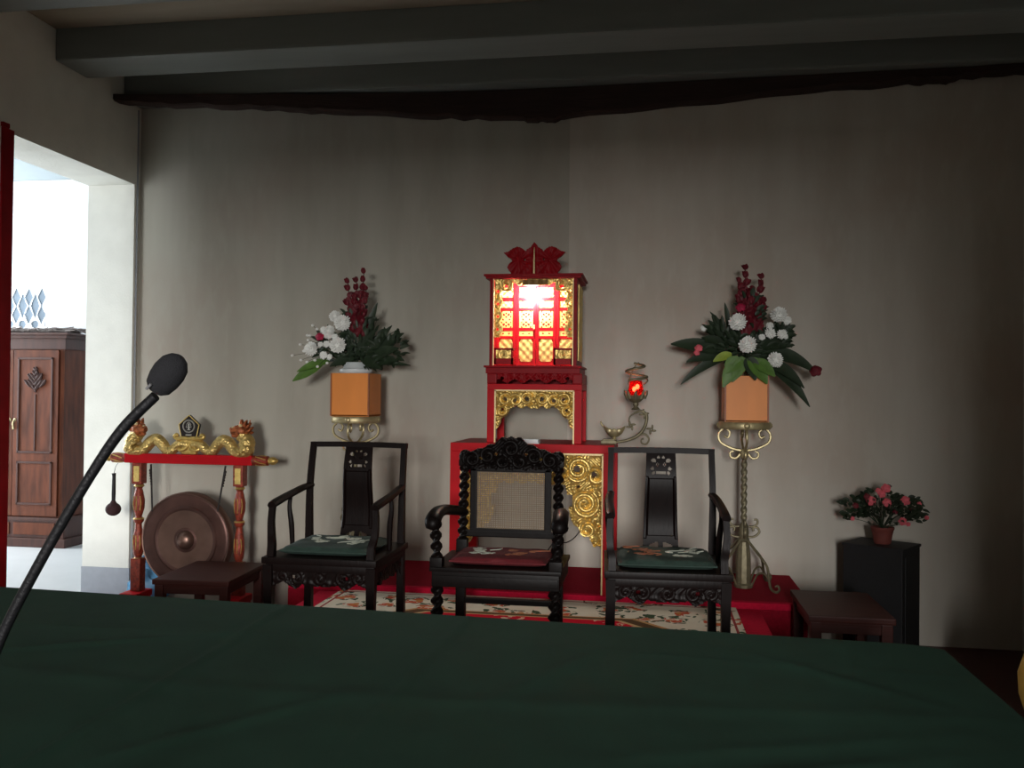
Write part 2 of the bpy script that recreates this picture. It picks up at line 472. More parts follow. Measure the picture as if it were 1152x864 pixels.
for x, y0, y1, z0, z1 in fine:
    ym = (y0+y1)/2
    rings.append([b.verts.new((x, y, z)) for y, z in ((y0, z0+.012), (y0+.015, z0), (y1-.015, z0), (y1, z0+.012), (y1, z1), (y0, z1))])
for a, c in zip(rings, rings[1:]):
    for k in range(6): b.faces.new((a[k], a[(k+1) % 6], c[(k+1) % 6], c[k]))
b.faces.new(rings[0]); b.faces.new(rings[-1])
tag(obj('valance', b, 'valance'), 'dark brown cloth valance sagging along the top of the back wall', 'valance')

# ------------------------------------------------------------------ conference table with its cloth
T = thing('conference_table', 'long table hidden under the dark green cloth in the foreground', 'table', (-1.2, 2.2, 0))
obj('tabletop', box(B(), -2.15, 2.12, -1.28, 1.16, .755, .79, .004), 'brown', T)
for lx in (-2.0, 2.05):
    for ly in (-1.12, 1.1): obj('leg', box(B(), lx-.035, lx+.035, ly-.035, ly+.035, 0, .755, .004), 'brown', T)
# far edge runs from (-3.42,3.66) to (1.02,3.45); right edge x=1.05; near edge y=.9
b = B()
NU, NV = 230, 150
DROP = .42
def cloth_pt(i, j):
    u = -3.42-DROP+(4.47+2*DROP)*i/NU      # along x
    v = .90-DROP+(2.62+2*DROP)*j/NV        # along y
    z = .801; x, y = u, v
    yfar = 3.463+(1.02-min(max(u, -3.42), 1.05))*.052
    yfar -= .05*max(0, (u-.9)/.15)**2 if u > .9 else 0
    ov = v-3.52; ou = u-1.05; nv = .90-v; nu = -3.42-u
    y = v if v <= .9 else .9+(min(v, 3.52)-.9)*(yfar-.9)/2.62
    drop = 0
    if ov > 0: y = yfar+.012*min(1, ov/.03)+.02*math.sin(x*9)*min(1, ov/.2); drop = ov
    if ou > 0: x = 1.05+.012*min(1, ou/.03)+.02*math.sin(v*9)*min(1, ou/.2); drop = max(drop, ou)
    if nv > 0: y = .9-.012; drop = max(drop, nv)
    if nu > 0: x = -3.42-.012; drop = max(drop, nu)
    if drop > 0:
        z -= max(0, drop-.006)
    else:
        # pressed fold lines, and soft wrinkles
        def ridge(dist, w, h): return h*math.exp(-(dist/w)**2)
        z += ridge(x+1.50+.02*math.sin(y*2), .014, .007)-ridge(x+1.54+.02*math.sin(y*2), .03, .003)
        z += ridge(x+.735+.012*math.sin(y*3), .013, .006)
        z += ridge(x-.03, .010, .0045)+ridge(x-.62-.1*(y-2.5), .02, .003)
        z += ridge(y-2.62-.07*math.sin(x*1.3), .05, .004)+ridge(y-3.15+.05*math.sin(x*2.1), .03, .002)
        z += ridge((y-2.4)-.35*(x-.4), .035, .004)*math.exp(-((x-.4)/.5)**2)
        z += .0016*math.sin(x*5+1.5*math.sin(y*3))*math.sin(y*6+x*2)+.0008*math.sin(x*23+y*9)*math.sin(y*17)
        for cx, cy, ang, ln in ((-2.0, 2.9, .5, .35), (-1.1, 2.3, .9, .4), (-.3, 2.9, 1.1, .3), (.3, 2.2, .4, .4), (-2.3, 2.4, .3, .3), (.6, 3.0, 2.4, .3), (-.6, 1.9, .2, .4)):
            dx, dy = x-cx, y-cy; a_ = dx*math.cos(ang)+dy*math.sin(ang); c_ = -dx*math.sin(ang)+dy*math.cos(ang)
            z += .007*math.exp(-(a_/ln)**2-(c_/.028)**2)
    return (x, y, z)
V = [[b.verts.new(cloth_pt(i, j)) for j in range(NV+1)] for i in range(NU+1)]
for i in range(NU):
    for j in range(NV): b.faces.new((V[i][j], V[i+1][j], V[i+1][j+1], V[i][j+1]))
cl = obj('tablecloth', b, 'green', None, 60)
tag(cl, 'dark green creased cloth covering the long table in the foreground', 'tablecloth')

# microphone
mc = thing('microphone', 'black gooseneck microphone with a foam windscreen at left of the green table', 'microphone', (-1.03, 1.2, .803))
mb = Vector((-1.03, 1.2, .803))
lp = lambda *p: Vector(p)-mb
obj('base', lathe(B(), [(.075, 0), (.078, .008), (.07, .022), (.03, .03), (.014, .045), (.012, .06)]), 'blackm', mc, 40)
obj('gooseneck', tube(B(), [lp(-1.03, 1.2, .86), lp(-1.015, 1.2, 1.05), lp(-.985, 1.2, 1.23), lp(-.957, 1.2, 1.327), lp(-.887, 1.2, 1.457), lp(-.817, 1.2, 1.571), lp(-.765, 1.2, 1.644), lp(-.713, 1.2, 1.694)], [.009, .0085, .008, .008, .0078, .0075, .008, .0075], 10), 'blackm', mc, 50)
b = B(); lathe(b, [(0.0, -.032), (.012, -.031), (.019, -.024), (.0225, -.01), (.0235, .004), (.021, .018), (.014, .028), (.006, .0325), (0, .033)], n=24)
obj('windscreen', b, 'black', mc, 60, lp(-.694, 1.2, 1.726), (0, math.radians(38), 0))
obj('clip', tube(B(), [lp(-.714, 1.178, 1.704), lp(-.706, 1.177, 1.711)], .0022, 8, 1), 'greyc', mc)

# ------------------------------------------------------------------ rosewood armchair
def clover(x, z, cx, cz, s):
    """holes of the pierced panel"""
    x = abs(x-cx)/s; z = (z-cz)/s
    if math.hypot(x-.30, z-.12) < .13 and not math.hypot(x-.30, z-.12) < .07: return True
    if math.hypot(x-.62, z-.45) < .20 and z > .2: return True
    if math.hypot(x-.20, z-.72) < .13: return True
    if math.hypot(x-.72, z+.25) < .17: return True
    if abs(z+.58) < .12 and x < .45: return True
    if math.hypot(x-.6, z+.62) < .14: return True
    return False


def make_armchair(label, loc):
    t = thing('armchair', label, 'chair', loc)
    S = .445
    # seat: framed board
    b = B(); box(b, -.302, .302, -.30, .30, S-.035, S, .008); box(b, -.288, .288, -.283, .283, S-.075, S-.034, .01)
    obj('seat', b, 'dark', t, 35)
    # carved aprons
    def apron_mask(half):
        def f(x, z):
            u = abs(x)/half
            lim = S-.075-.045-.022*abs(math.sin(u*9))-.022*math.exp(-((u-.42)/.12)**2)-.02*math.exp(-(u/.1)**2)
            if u > .86: lim -= .05*(u-.86)/.14
            if math.hypot(abs(x)-half*.5, z-(S-.10)) < .011: return False
            return z > lim
        return f
    ah = volutes([(-.12, S-.105, .04, 1), (.12, S-.105, .04, -1), (-.2, S-.10, .035, -1), (.2, S-.10, .035, 1), (0, S-.105, .035, 1)], .02, .006)
    obj('apron', relief(B(), -.28, .28, S-.19, S-.07, .005, apron_mask(.28), ah, -.272, .018), 'dark', t)
    for s in (-1, 1):
        a = obj('apron', relief(B(), -.25, .25, S-.19, S-.07, .007, apron_mask(.25), ah, 0, .018), 'dark', t, None, (s*.272, 0, 0), (0, 0, s*PI/2))
    # legs and back posts
    for s in (-1, 1):
        b = tube(B(), [(s*.272, -.27, S-.04), (s*.270, -.268, .2), (s*.272, -.27, 0)], [.034, .029, .032], 4, 4, square=True)
        obj('leg', b, 'dark', t, 30)
        b = tube(B(), [(s*.272, .27, 0), (s*.270, .268, .2), (s*.270, .265, S), (s*.272, .272, .75), (s*.268, .315, .995)], [.032, .028, .027, .022, .021], 4, 5, square=True)
        obj('leg', b, 'dark', t, 30)
        # arm: from back post forward, sweeping outward, then curving down to the seat
        arm = obj('arm', tube(B(), [(s*.268, .285, .755), (s*.274, .2, .752), (s*.280, .05, .735), (s*.276, -.17, .712), (s*.274, -.245, .70)], [.017, .018, .019, .021, .019], 8, 5, sx=1.2), 'dark', t, 40)
        obj('arm_support', tube(B(), [(s*.274, -.228, .705), (s*.279, -.232, .62), (s*.274, -.238, .55), (s*.264, -.255, .50), (s*.264, -.262, S-.01)], [.02, .021, .023, .025, .026], 4, 5, square=True), 'dark', arm, 30)
        obj('spindle', tube(B(), [(s*.280, .02, .733), (s*.286, .015, .66), (s*.276, .02, .57), (s*.272, .03, S-.005)], [.011, .013, .016, .013], 8, 5), 'dark', arm, 40)
    b = tube(B(), [(-.285, .318, .985), (-.1, .325, .988), (.1, .325, .988), (.285, .318, .985)], .021, 4, 4, square=True)
    obj('top_rail', b, 'dark', t, 30)
    obj('stretcher', box(B(), -.27, .27, -.285, -.255, .07, .105, .004), 'dark', t)
    # splat: tapered board, pierced above and below, raised panel between
    def smask(x, z):
        if clover(x, z, 0, .905, .062): return False
        if abs(z-.482) < .017 and abs(x) < .055 and not (abs(x) < .012): return (x/.055)**2+((z-.465)/.034)**2 > 1
        return True
    def sh(x, z):
        if .53 < z < .835 and abs(x) < .059: return .006
        if .515 < z < .85 and   .063 < abs(x) < .073: return .008
        return 0.
    b = relief(B(), -.078, .078, S, .975, .0052, smask, sh, 0, .018)
    for v in b.verts:
        zz = (v.co.z-S)/.53; v.co.y += .275+.045*zz+.018*math.sin(zz*PI*2); v.co.x *= 1+.22*(1-zz)
    obj('splat', b, 'dark', t, 30)
    return t


def cushion(name, loc, label, mat, w=.48, d=.46, h=.046, thr=('thread', 'thread'), seed=1, rz=0.):
    rnd = random.Random(seed)
    c = thing(name, label, 'cushion', loc, rz)
    b = B(); n = 22
    top = [[None]*(n+1) for _ in range(n+1)]; bot = [[None]*(n+1) for _ in range(n+1)]
    for i in range(n+1):
        for j in range(n+1):
            u = i/n*2-1; v = j/n*2-1
            e = (1-abs(u)**6)*(1-abs(v)**6)
            k = 1-.035*(u*u)*(v*v)-.02*(1-u*u)*(abs(v) > .99)-.02*(1-v*v)*(abs(u) > .99)
            x, y = u*w/2*k, v*d/2*k
            if i in (0, n) or j in (0, n):
                top[i][j] = bot[i][j] = b.verts.new((x, y, h*.45))
            else:
                top[i][j] = b.verts.new((x, y, h*.45+h*.55*e**.35+.002*math.sin(u*9+seed)*math.cos(v*7)))
                bot[i][j] = b.verts.new((x, y, h*.45-h*.45*e**.25))
    for i in range(n):
        for j in range(n):
            b.faces.new((top[i][j], top[i+1][j], top[i+1][j+1], top[i][j+1]))
            b.faces.new((bot[i][j], bot[i][j+1], bot[i+1][j+1], bot[i+1][j]))
    obj('cover', b, mat, c, 80)
    b = B()
    for k in range(4):
        a = [(-w/2, -d/2), (w/2, -d/2), (w/2, d/2), (-w/2, d/2)]
        p, q = a[k], a[(k+1) % 4]
        tube(b, [(p[0]*.965, p[1]*.965, h*.45), ((p[0]+q[0])/2*.98, (p[1]+q[1])/2*.98, h*.45), (q[0]*.965, q[1]*.965, h*.45)], .005, 6, 6)
    obj('piping', b, mat, c, 80)
    for side, tm in ((-1, thr[0]), (1, thr[1])):
        b = B()
        for k in range(7):
            cx, cy = side*w*.2+rnd.uniform(-.055, .055), rnd.uniform(-.09, .10)
            for q in range(5):
                th = q*2*PI/5+rnd.random()
                ball(b, (cx+.017*math.cos(th), cy+.017*math.sin(th), h+.0005), .011, (1.2, .7, .22), 8, 4)
        for k in range(4):
            x0, y0 = side*w*.2+rnd.uniform(-.07, .07), rnd.uniform(-.1, .1)
            tube(b, [(x0, y0, h+.001), (x0+rnd.uniform(-.05, .05), y0+.03, h+.002), (x0+rnd.uniform(-.08, .08), y0+.07, h+.001)], .003, 5, 4)
        obj('embroidery', b, tm, c, 60)
    return c


chairL = make_armchair('black rosewood armchair with green cushion, beside the bronze gong', (-1.645, 4.575, DZ+.013))
chairR = copy_tree(chairL); chairR.location = (.075, 4.575, DZ+.013); chairR.rotation_euler.z = math.radians(3)
chairR['label'] = 'black rosewood armchair with green cushion, in front of the tall right flower stand'
for c_ in (chairL, chairR): c_['group'] = 'rosewood armchairs in front of the altar'
cz = DZ+.013+.447
cushion('seat_cushion', (-1.645, 4.565, cz), 'green embroidered cushion on the armchair beside the gong', 'cush', seed=3)
cushion('seat_cushion', (.076, 4.565, cz), 'green embroidered cushion on the armchair nearest the right flower stand', 'cush', thr=('threado', 'thread'), seed=5, rz=math.radians(3))

# ------------------------------------------------------------------ barley twist chair with cane back
def twist(bm, p0, p1, r, pitch=.055, n=12, amp=.3):
    p0, p1 = Vector(p0), Vector(p1); L = (p1-p0).length; ax = (p1-p0).normalized()
    a = Vector((1, 0, 0)); a = (a-ax*a.dot(ax)).normalized(); c = ax.cross(a)
    k = max(8, int(L/.006)); rings = []
    for i in range(k+1):
        s = L*i/k; base = p0+ax*s
        ring = []
        for q in range(n):
            th = 2*PI*q/n
            rr = r*(1-amp+amp*math.cos(2*(th-PI*s/pitch)))
            ring.append(bm.verts.new(base+(a*math.cos(th)+c*math.sin(th))*rr))
        rings.append(ring)
    for A, C in zip(rings, rings[1:]):
        for q in range(n): bm.faces.new((A[q], A[(q+1) % n], C[(q+1) % n], C[q]))
    bm.faces.new(list(reversed(rings[0]))); bm.faces.new(rings[-1])
    return bm


tc_ = thing('cane_back_armchair', 'black carved armchair with barley twist posts, cane back and red seat', 'chair', (-.765, 4.60, DZ+.013))
S = .405
b = B(); box(b, -.325, .325, -.20, .30, S-.10, S-.02, .008); box(b, -.335, .335, -.21, .305, S-.022, S, .006)
box(b, -.32, .32, -.206, -.196, S-.085, S-.04, .004)
obj('seat_frame', b, 'ebony', tc_, 35)
for s in (-1, 1):
    b = twist(B(), (s*.30, -.175, .06), (s*.30, -.175, S-.10), .034); box(b, s*.30-.032, s*.30+.032, -.207, -.143, 0, .06, .004)
    obj('leg', b, 'ebony', tc_, 50)
    b = B(); box(b, s*.272-.026, s*.272+.026, .25, .30, 0, S-.02, .004); obj('leg', b, 'ebony', tc_, 50)
    b = twist(B(), (s*.268, .283, S+.06), (s*.265, .312, .90), .031, .05)
    box(b, s*.268-.03, s*.268+.03, .253, .313, S-.02, S+.07, .004)
    ball(b, (s*.265, .312, .93), .034, (1, 1, 1.2)); box(b, s*.265-.03, s*.265+.03, .285, .34, .88, .915, .004)
    obj('back_post', b, 'ebony', tc_, 50)
    arm = tube(B(), [(s*.27, .29, .625), (s*.285, .18, .645), (s*.315, .0, .668), (s*.323, -.12, .66), (s*.323, -.19, .632), (s*.323, -.195, .60)], [.026, .027, .029, .033, .034, .026], 10, 5, sx=1.25)
    vs = ball(arm, (s*.323, -.17, .618), .034, (1.3, 1, 1), 12, 8)
    arm = obj('arm', arm, 'ebony', tc_, 50)
    b = twist(B(), (s*.305, -.165, S+.04), (s*.318, -.155, .618), .032, .055)
    box(b, s*.305-.032, s*.305+.032, -.195, -.133, S-.01, S+.045, .004)
    obj('arm_support', b, 'ebony', arm, 50)
# crest, carved
crest = [(-.27, .865), (.27, .865), (.285, .90), (.29, .945), (.25, .965), (.20, .968), (.15, .99), (.10, 1.005), (.06, 1.035), (.025, 1.045), (0, 1.052)]
crest = crest+[(-x, z) for x, z in reversed(crest[2:-1])]
def crest_mask(x, z):
    if not in_poly(crest, x, z+.006*math.sin(abs(x)*90)): return False
    for cx, cz_ in ((.17, .925), (.085, .95)):
        if math.hypot(abs(x)-cx, z-cz_) < .008: return False
    return True
ch = volutes([(-.22, .92, .05, 1), (.22, .92, .05, -1), (-.13, .94, .05, -1), (.13, .94, .05, 1), (0, .98, .05, 1), (-.05, .91, .04, 1), (.05, .91, .04, -1)], .024, .016)
b = relief(B(), -.3, .3, .86, 1.06, .005, crest_mask, ch, .29, .03)
obj('crest', b, 'ebony', tc_, 40)
cf = obj('cane_frame', box(box(box(box(B(), -.228, -.19, .285, .31, .52, .87, .005), .19, .228, .285, .31, .52, .87, .005), -.228, .228, .282, .312, .487, .535, .005), -.228, .228, .285, .31, .85, .872, .005), 'ebony', tc_)
obj('lower_rail', box(B(), -.268, .268, .278, .308, .488, .525, .006), 'ebony', tc_)
b = B(); nst = 30
for k in range(nst):
    x = -.19+.38*(k+.5)/nst; box(b, x-.0022, x+.0022, .2945, .2965, .53, .855)
for k in range(28):
    z = .533+.32*(k+.5)/28; box(b, -.19, .19, .2968, .2985, z-.0022, z+.0022)
obj('cane_panel', b, 'cane', cf)
for y in (.275,): obj('stretcher', box(B(), -.27, .27, y-.015, y+.015, .12, .15, .004), 'ebony', tc_)
cushion('seat_cushion', (-.765, 4.65, DZ+.016+S), 'flat red embroidered cushion on the cane backed armchair', 'cushr', .51, .38, .04, ('thread', 'threado'), 8)

# ------------------------------------------------------------------ red altar table
ax0, ax1, ay0, ay1, az = -1.275, -.222, 5.615, 6.25, 1.393
axc = (ax0+ax1)/2; aw = (ax1-ax0)/2
at = thing('altar_table', 'large red lacquered altar table with gilded carved apron behind the chairs', 'table', (axc, (ay0+ay1)/2, SZ+.002))
hy_ = (ay1-ay0)/2; ht = az-SZ-.002
b = box(B(), -aw, aw, -hy_, hy_, ht-.055, ht, .004); obj('tabletop', b, 'red', at)
for sx in (-1, 1):
    for sy in (-1, 1):
        cx, cy = sx*(aw-.034), sy*(hy_-.034)
        l_ = obj('leg', box(B(), cx-.034, cx+.034, cy-.034, cy+.034, 0, ht-.055, .003), 'red', at)
        if sy < 0:
            xx = sx*(aw-.072)
            obj('gilt_edge', box(B(), xx-.005, xx+.005, -hy_+.002, -hy_+.02, 0, ht-.06), 'palegold', l_)
obj('gilt_edge', box(B(), -aw+.068, aw-.068, -hy_+.002, -hy_+.02, ht-.066, ht-.055), 'palegold', at)
iw = aw-.077
def apr(x, z):
    u = abs(x); zt = ht-.066
    if u > .30: lo = zt-.47-(u-.30)*.87+.016*math.sin(u*90)
    elif u > .25: lo = zt-.40-(u-.25)*1.4+.008*math.sin(u*110)
    elif u > .22: lo = zt-.19-(u-.22)*7
    else: lo = zt-.185+.010*math.sin(u*80)
    if .25 < zt-z < .33 and u < .262: return False
    if z < lo: return False
    for cx, cz_, r in ((.10, .085, .02), (.29, .09, .022), (.20, .10, .014), (.40, .12, .018), (.30, .20, .010), (.035, .11, .014)):
        if math.hypot(u-cx, z-(zt-cz_)) < r: return False
    return True
zt = ht-.066
apv = []
for s in (-1, 1):
    apv += [(s*.345, zt-.31, .095, s), (s*.36, zt-.47, .06, -s), (s*.41, zt-.54, .045, s), (s*.425, zt-.42, .04, s), (s*.30, zt-.09, .085, -s), (s*.10, zt-.085, .075, s), (s*.20, zt-.12, .05, s), (s*.41, zt-.13, .06, s)]
obj('carved_apron', relief(B(), -iw, iw, zt-.62, zt, .006, apr, volutes(apv, .034, .022), -hy_+.035, .03), 'gold', at, 50)
obj('rear_rail', box(B(), -aw+.06, aw-.06, hy_-.05, hy_-.02, ht-.11, ht-.055), 'redd', at)
# wiring hanging behind the apron
tag(obj('power_cord', tube(B(), [(-.52, 6.0, 1.333), (-.50, 5.95, 1.1), (-.445, 5.85, .87), (-.47, 5.84, .79), (-.54, 5.86, .735), (-.62, 5.88, .735), (-.7, 5.9, .60), (-.72, 5.95, .468), (-.8, 6.0, .462)], .004, 6, 6), 'cord', None, 60), 'thin dark power cord looping down under the red altar table', 'cord')

# small altar stand on the table
ux0, ux1, uy0, uy1 = -1.056, -.437, 5.72, 6.16
uc = (ux0+ux1)/2; uw = (ux1-ux0)/2; ud = (uy1-uy0)/2
us = thing('altar_stand', 'small red stand with gilded arch panel carrying the lit shrine', 'stand', (uc, (uy0+uy1)/2, az))
uh = 1.776-az
obj('top_board', box(B(), -uw, uw, -ud, ud, uh-.038, uh, .003), 'red', us)
for sx in (-1, 1):
    for sy in (-1, 1):
        cx, cy = sx*(uw-.024), sy*(ud-.024)
        l_ = obj('leg', box(B(), cx-.024, cx+.024, cy-.024, cy+.024, 0, uh-.038, .003), 'red', us)
        if sy < 0:
            xx = sx*(uw-.052); obj('gilt_edge', box(B(), xx-.005, xx+.005, -ud+.002, -ud+.014, 0, uh-.04), 'palegold', l_)
obj('gilt_edge', box(B(), -uw+.048, uw-.048, -ud+.002, -ud+.014, uh-.046, uh-.038), 'palegold', us)
zt2 = uh-.047; iw2 = uw-.055
def apr2(x, z):
    u = abs(x)
    lo = zt2-.105-.008*math.sin(u*90)
    if u > .14: lo = zt2-.105-(u-.14)*1.05-.008*math.sin(u*110)
    if u > iw2-.03: lo -= .02
    if z < lo: return False
    for cx, cz_, r in ((.05, .05, .014), (.125, .06, .012), (.19, .05, .012), (.21, .12, .009)):
        if math.hypot(u-cx, z-(zt2-cz_)) < r: return False
    return True
apv = []
for s in (-1, 1): apv += [(s*.05, zt2-.05, .045, s), (s*.125, zt2-.06, .045, -s), (s*.195, zt2-.055, .045, s), (s*.215, zt2-.13, .04, -s)]
obj('carved_arch', relief(B(), -iw2, iw2, zt2-.25, zt2, .0045, apr2, volutes(apv, .022, .016), -ud+.024, .02), 'gold', us, 50)
# carved waist under the shrine
for s in (-1, 1):
    obj('waist_block', box(B(), s*(uw-.03)-.032, s*(uw-.03)+.032, -ud-.004, ud, uh, uh+.068, .008), 'redd', us)
def wm(x, z):
    u = abs(x)
    lo = uh+.018+.012*math.sin(u*60)
    if math.hypot(u-.215, z-uh-.035) < .012: return False
    return z > lo
obj('carved_waist', relief(B(), -uw+.06, uw-.06, uh+.003, uh+.068, .004, wm, volutes([(x*.052-.208, uh+.042, .026, 1 if x % 2 else -1) for x in range(9)], .014, .009), -ud+.02, .02), 'redd', us, 50)
obj('waist_back', box(B(), -uw+.06, uw-.06, ud-.04, ud-.02, uh, uh+.068), 'redd', us)

# the shrine
sx0, sx1, sy0, sy1, sz0, sz1 = -1.07, -.452, 5.73, 6.18, 1.776+.068, 2.494
scx = (sx0+sx1)/2; sw = (sx1-sx0)/2; sd = (sy1-sy0)/2; sh_ = sz1-sz0
sr = thing('shrine', 'lit red and gold shrine cabinet with four gilded doors and leaf crown', 'shrine', (scx, (sy0+sy1)/2, sz0))
b = B(); box(b, -sw, sw, -sd, sd, 0, .038, .004); box(b, -sw-.012, sw+.012, -sd-.012, sd, .038, .052, .004)
obj('base', b, 'redd', sr)
wi = sw-.022
b = B()
box(b, -wi, -wi+.016, -sd+.02, sd, .052, sh_-.03); box(b, wi-.016, wi, -sd+.02, sd, .052, sh_-.03); box(b, -wi, wi, sd-.015, sd, .052, sh_-.03)
obj('body', b, 'redd', sr)
b = B(); box(b, -sw-.004, sw+.004, -sd-.008, sd+.002, sh_-.03, sh_-.012, .003); box(b, -sw-.016, sw+.016, -sd-.02, sd+.002, sh_-.013, sh_, .003)
obj('cornice', b, 'redd', sr)
for s in (-1, 1):
    p_ = obj('front_post', box(B(), s*(wi-.012)-.012, s*(wi-.012)+.012, -sd+.004, -sd+.026, .052, sh_-.03, .002), 'redd', sr)
    obj('gilt_edge', box(B(), s*(wi-.026)-.003, s*(wi-.026)+.003, -sd+.002, -sd+.012, .052, sh_-.03), 'palegold', p_)
    # gilded side carving on the outside
    obj('side_carving', relief(B(), -.15, .15, .09, sh_-.06, .01, lambda x, z: True, volutes([(0, .2, .09, 1), (0, .38, .09, -1), (0, .53, .07, 1)], .04, .008), 0, .004), 'goldp', sr, 50, (s*(wi+.003), .02, 0), (0, 0, s*PI/2))
# carved corner brackets and pelmet in the opening
ow = wi-.028
def brk(x, z):
    u = abs(x); top = sh_-.03
    if z > top-.030-.01*math.sin(u*80): return u > .035 or z > top-.04
    if u > ow-.045-.01*math.sin(z*70) and z > .24: return math.hypot(u-ow+.022, ((z*12) % 1-.5)/12) > .009
    if u > ow-.12 and z > top-.075-.2*(u-ow+.12)*0: return math.hypot(u-(ow-.075), z-(top-.05)) > .014
    return False
obj('carved_pelmet', relief(B(), -ow, ow, .23, sh_-.031, .0042, brk, volutes([(s*(ow-.08), sh_-.055, .05, s) for s in (-1, 1)]+[(s*(ow-.02), .26+.06*k, .03, s) for k in range(5) for s in (-1, 1)], .018, .008), -sd+.03, .012), 'gold', sr, 50)
obj('name_board', relief(B(), -.075, .095, sh_-.072, sh_-.034, .004, lambda x, z: True, volutes([(-.045, sh_-.053, .017, 1), (.0, sh_-.053, .017, -1), (.05, sh_-.053, .017, 1)], .01, .005), -sd+.02, .01), P('dark_gilt', (112, 84, 36), .5, .4), sr, 50)
# low rails in front corners
for s in (-1, 1):
    x0, x1 = sorted((s*ow, s*(ow-.125)))
    b = B()
    box(b, x0, x1, -sd+.03, -sd+.042, .155, .168); box(b, x0, x1, -sd+.03, -sd+.042, .06, .10)
    box(b, x0, x0+.012, -sd+.03, -sd+.042, .06, .168); box(b, x1-.012, x1, -sd+.03, -sd+.042, .06, .168)
    rl = obj('low_rail', b, 'redd', sr)
    obj('gilt_plate', relief(B(), x0+.012, x1-.012, .10, .155, .004, lambda x, z: True, volutes([((x0+x1)/2, .128, .035, 1)], .016, .006), -sd+.038, .004), 'gold', rl, 50)
    obj('side_rail', box(box(B(), x0 if s > 0 else x1-.01, x0+.01 if s > 0 else x1, -sd+.042, -sd+.12, .155, .168), x0 if s > 0 else x1-.01, x0+.01 if s > 0 else x1, -sd+.042, -sd+.12, .06, .11), 'redd', rl)
# four inner door panels
pw = (2*wi-.032)/4
for k in range(4):
    x0 = -wi+.016+pw*k; x1 = x0+pw; xc = (x0+x1)/2; hw = pw/2
    yb = -sd+.17
    b = B(); box(b, x0+.001, x1-.001, yb, yb+.014, .054, sh_-.032)
    for xx in (x0+.010, x1-.010): box(b, xx-.009, xx+.009, yb-.008, yb, .054, sh_-.032, .002)
    for zz in (.066, .245, .30, .435, .50): box(b, x0+.018, x1-.018, yb-.006, yb, zz-.008, zz+.008, .002)
    dp = obj('door_panel', b, 'red', sr)
    def lm(x, z, xc=xc):
        a = abs(x-xc); c = abs(z-.367)
        for q, w_, r in ((0, .018, .007), (.022, 0, .007), (.018, .034, .008), (0, .042, .007), (.03, .020, .006), (.03, .05, .006), (.010, .030, .004)):
            if math.hypot(a-q, c-w_) < r: return False
        return True
    obj('lattice', relief(B(), xc-hw+.022, xc+hw-.022, .312, .423, .003, lm, lambda x, z: 0, yb-.003, .003), 'goldp', dp)
    obj('lower_plate', relief(B(), xc-hw+.022, xc+hw-.022, .085, .235, .006, lambda x, z, xc=xc: abs(x-xc)+abs(z-.16)*.6 < .078, lambda x, z, xc=xc: .003*math.sin((x-xc)*120)*math.sin(z*110), yb-.004, .004), 'goldp', dp)
    obj('strip_plate', relief(B(), xc-hw+.022, xc+hw-.022, .256, .290, .003, lambda x, z, xc=xc: math.hypot(abs(x-xc)-.02, (z-.272)*1.6) > .008, lambda x, z: 0, yb-.003, .003), 'goldp', dp)
    obj('upper_plate', relief(B(), xc-hw+.022, xc+hw-.022, .447, .488, .004, lambda x, z: True, lambda x, z: .002*math.sin(x*200)*math.sin(z*200), yb-.003, .003), 'goldp', dp)
    obj('top_plate', relief(B(), xc-hw+.022, xc+hw-.022, .515, .58, .004, lambda x, z: True, lambda x, z: .003*math.sin(x*160)*math.sin(z*160), yb-.003, .003), 'goldp', dp)
b = B(); tube(b, [(-.012, -sd+.17-.012, .33), (-.012, -sd+.17-.02, .30)], .006, 8, 1); obj('door_knob', b, 'brass', sr)
# lamp in the shrine
b = B(); lathe(b, [(.022, sh_-.031), (.022, sh_-.07), (.015, sh_-.075)], (-.02, -sd+.085, 0)); obj('lamp_socket', b, 'ceramic', sr, 40)
b = B(); lathe(b, [(0, sh_-.165), (.018, sh_-.162), (.032, sh_-.145), (.036, sh_-.125), (.03, sh_-.10), (.018, sh_-.082), (.014, sh_-.075)], (-.02, -sd+.085, 0)); obj('light_bulb', b, 'bulb', sr, 60)
# carved leaf crown
kx = 1.19e-3
half = [(0, 178), (12, 165), (25, 150), (40, 142), (50, 128), (58, 140), (78, 152), (98, 156), (118, 150), (134, 138), (150, 128), (172, 126), (160, 112), (146, 100), (128, 88), (124, 76), (136, 68), (146, 54), (150, 40), (140, 24), (128, 12), (136, 0)]
cpoly = [(x*kx, sh_+z*kx) for x, z in half]+[(-x*kx, sh_+z*kx) for x, z in reversed(half[1:])]
def crh(x, z):
    u = abs(x); w_ = z-sh_
    h = .006+.010*math.exp(-(u/.01)**2)
    h += .004*abs(math.sin(u*55+w_*45))*(1 if u > .03 else .3)+.003*math.sin(math.atan2(w_-.10, u-.10)*9)
    return h
obj('leaf_crown', relief(B(), -.22, .22, sh_-.001, sh_+.216, .0042, lambda x, z: in_poly(cpoly, x, z) and math.hypot(abs(x)-.062, z-sh_-.10) > .006, crh, -sd+.05, .02), 'redd', sr, 50)
obj('crown_spine', tube(B(), [(0, -sd+.035, sh_), (0, -sd+.03, sh_+.1), (0, -sd+.04, sh_+.205)], [.007, .006, .002], 8, 4), 'palegold', sr, 50)

# white tray on the altar
tr = B(); box(tr, -.085, .085, -.045, .045, 0, .008, .003)
for a in ((-.085, -.075, -.045, .045), (.075, .085, -.045, .045), (-.085, .085, -.045, -.036), (-.085, .085, .036, .045)): box(tr, a[0], a[1], a[2], a[3], .006, .026, .003)
tag(obj('offering_tray', tr, 'ceramic', None, None, (-.785, 5.675, az)), 'small white tray under the gilded arch of the altar stand', 'tray')

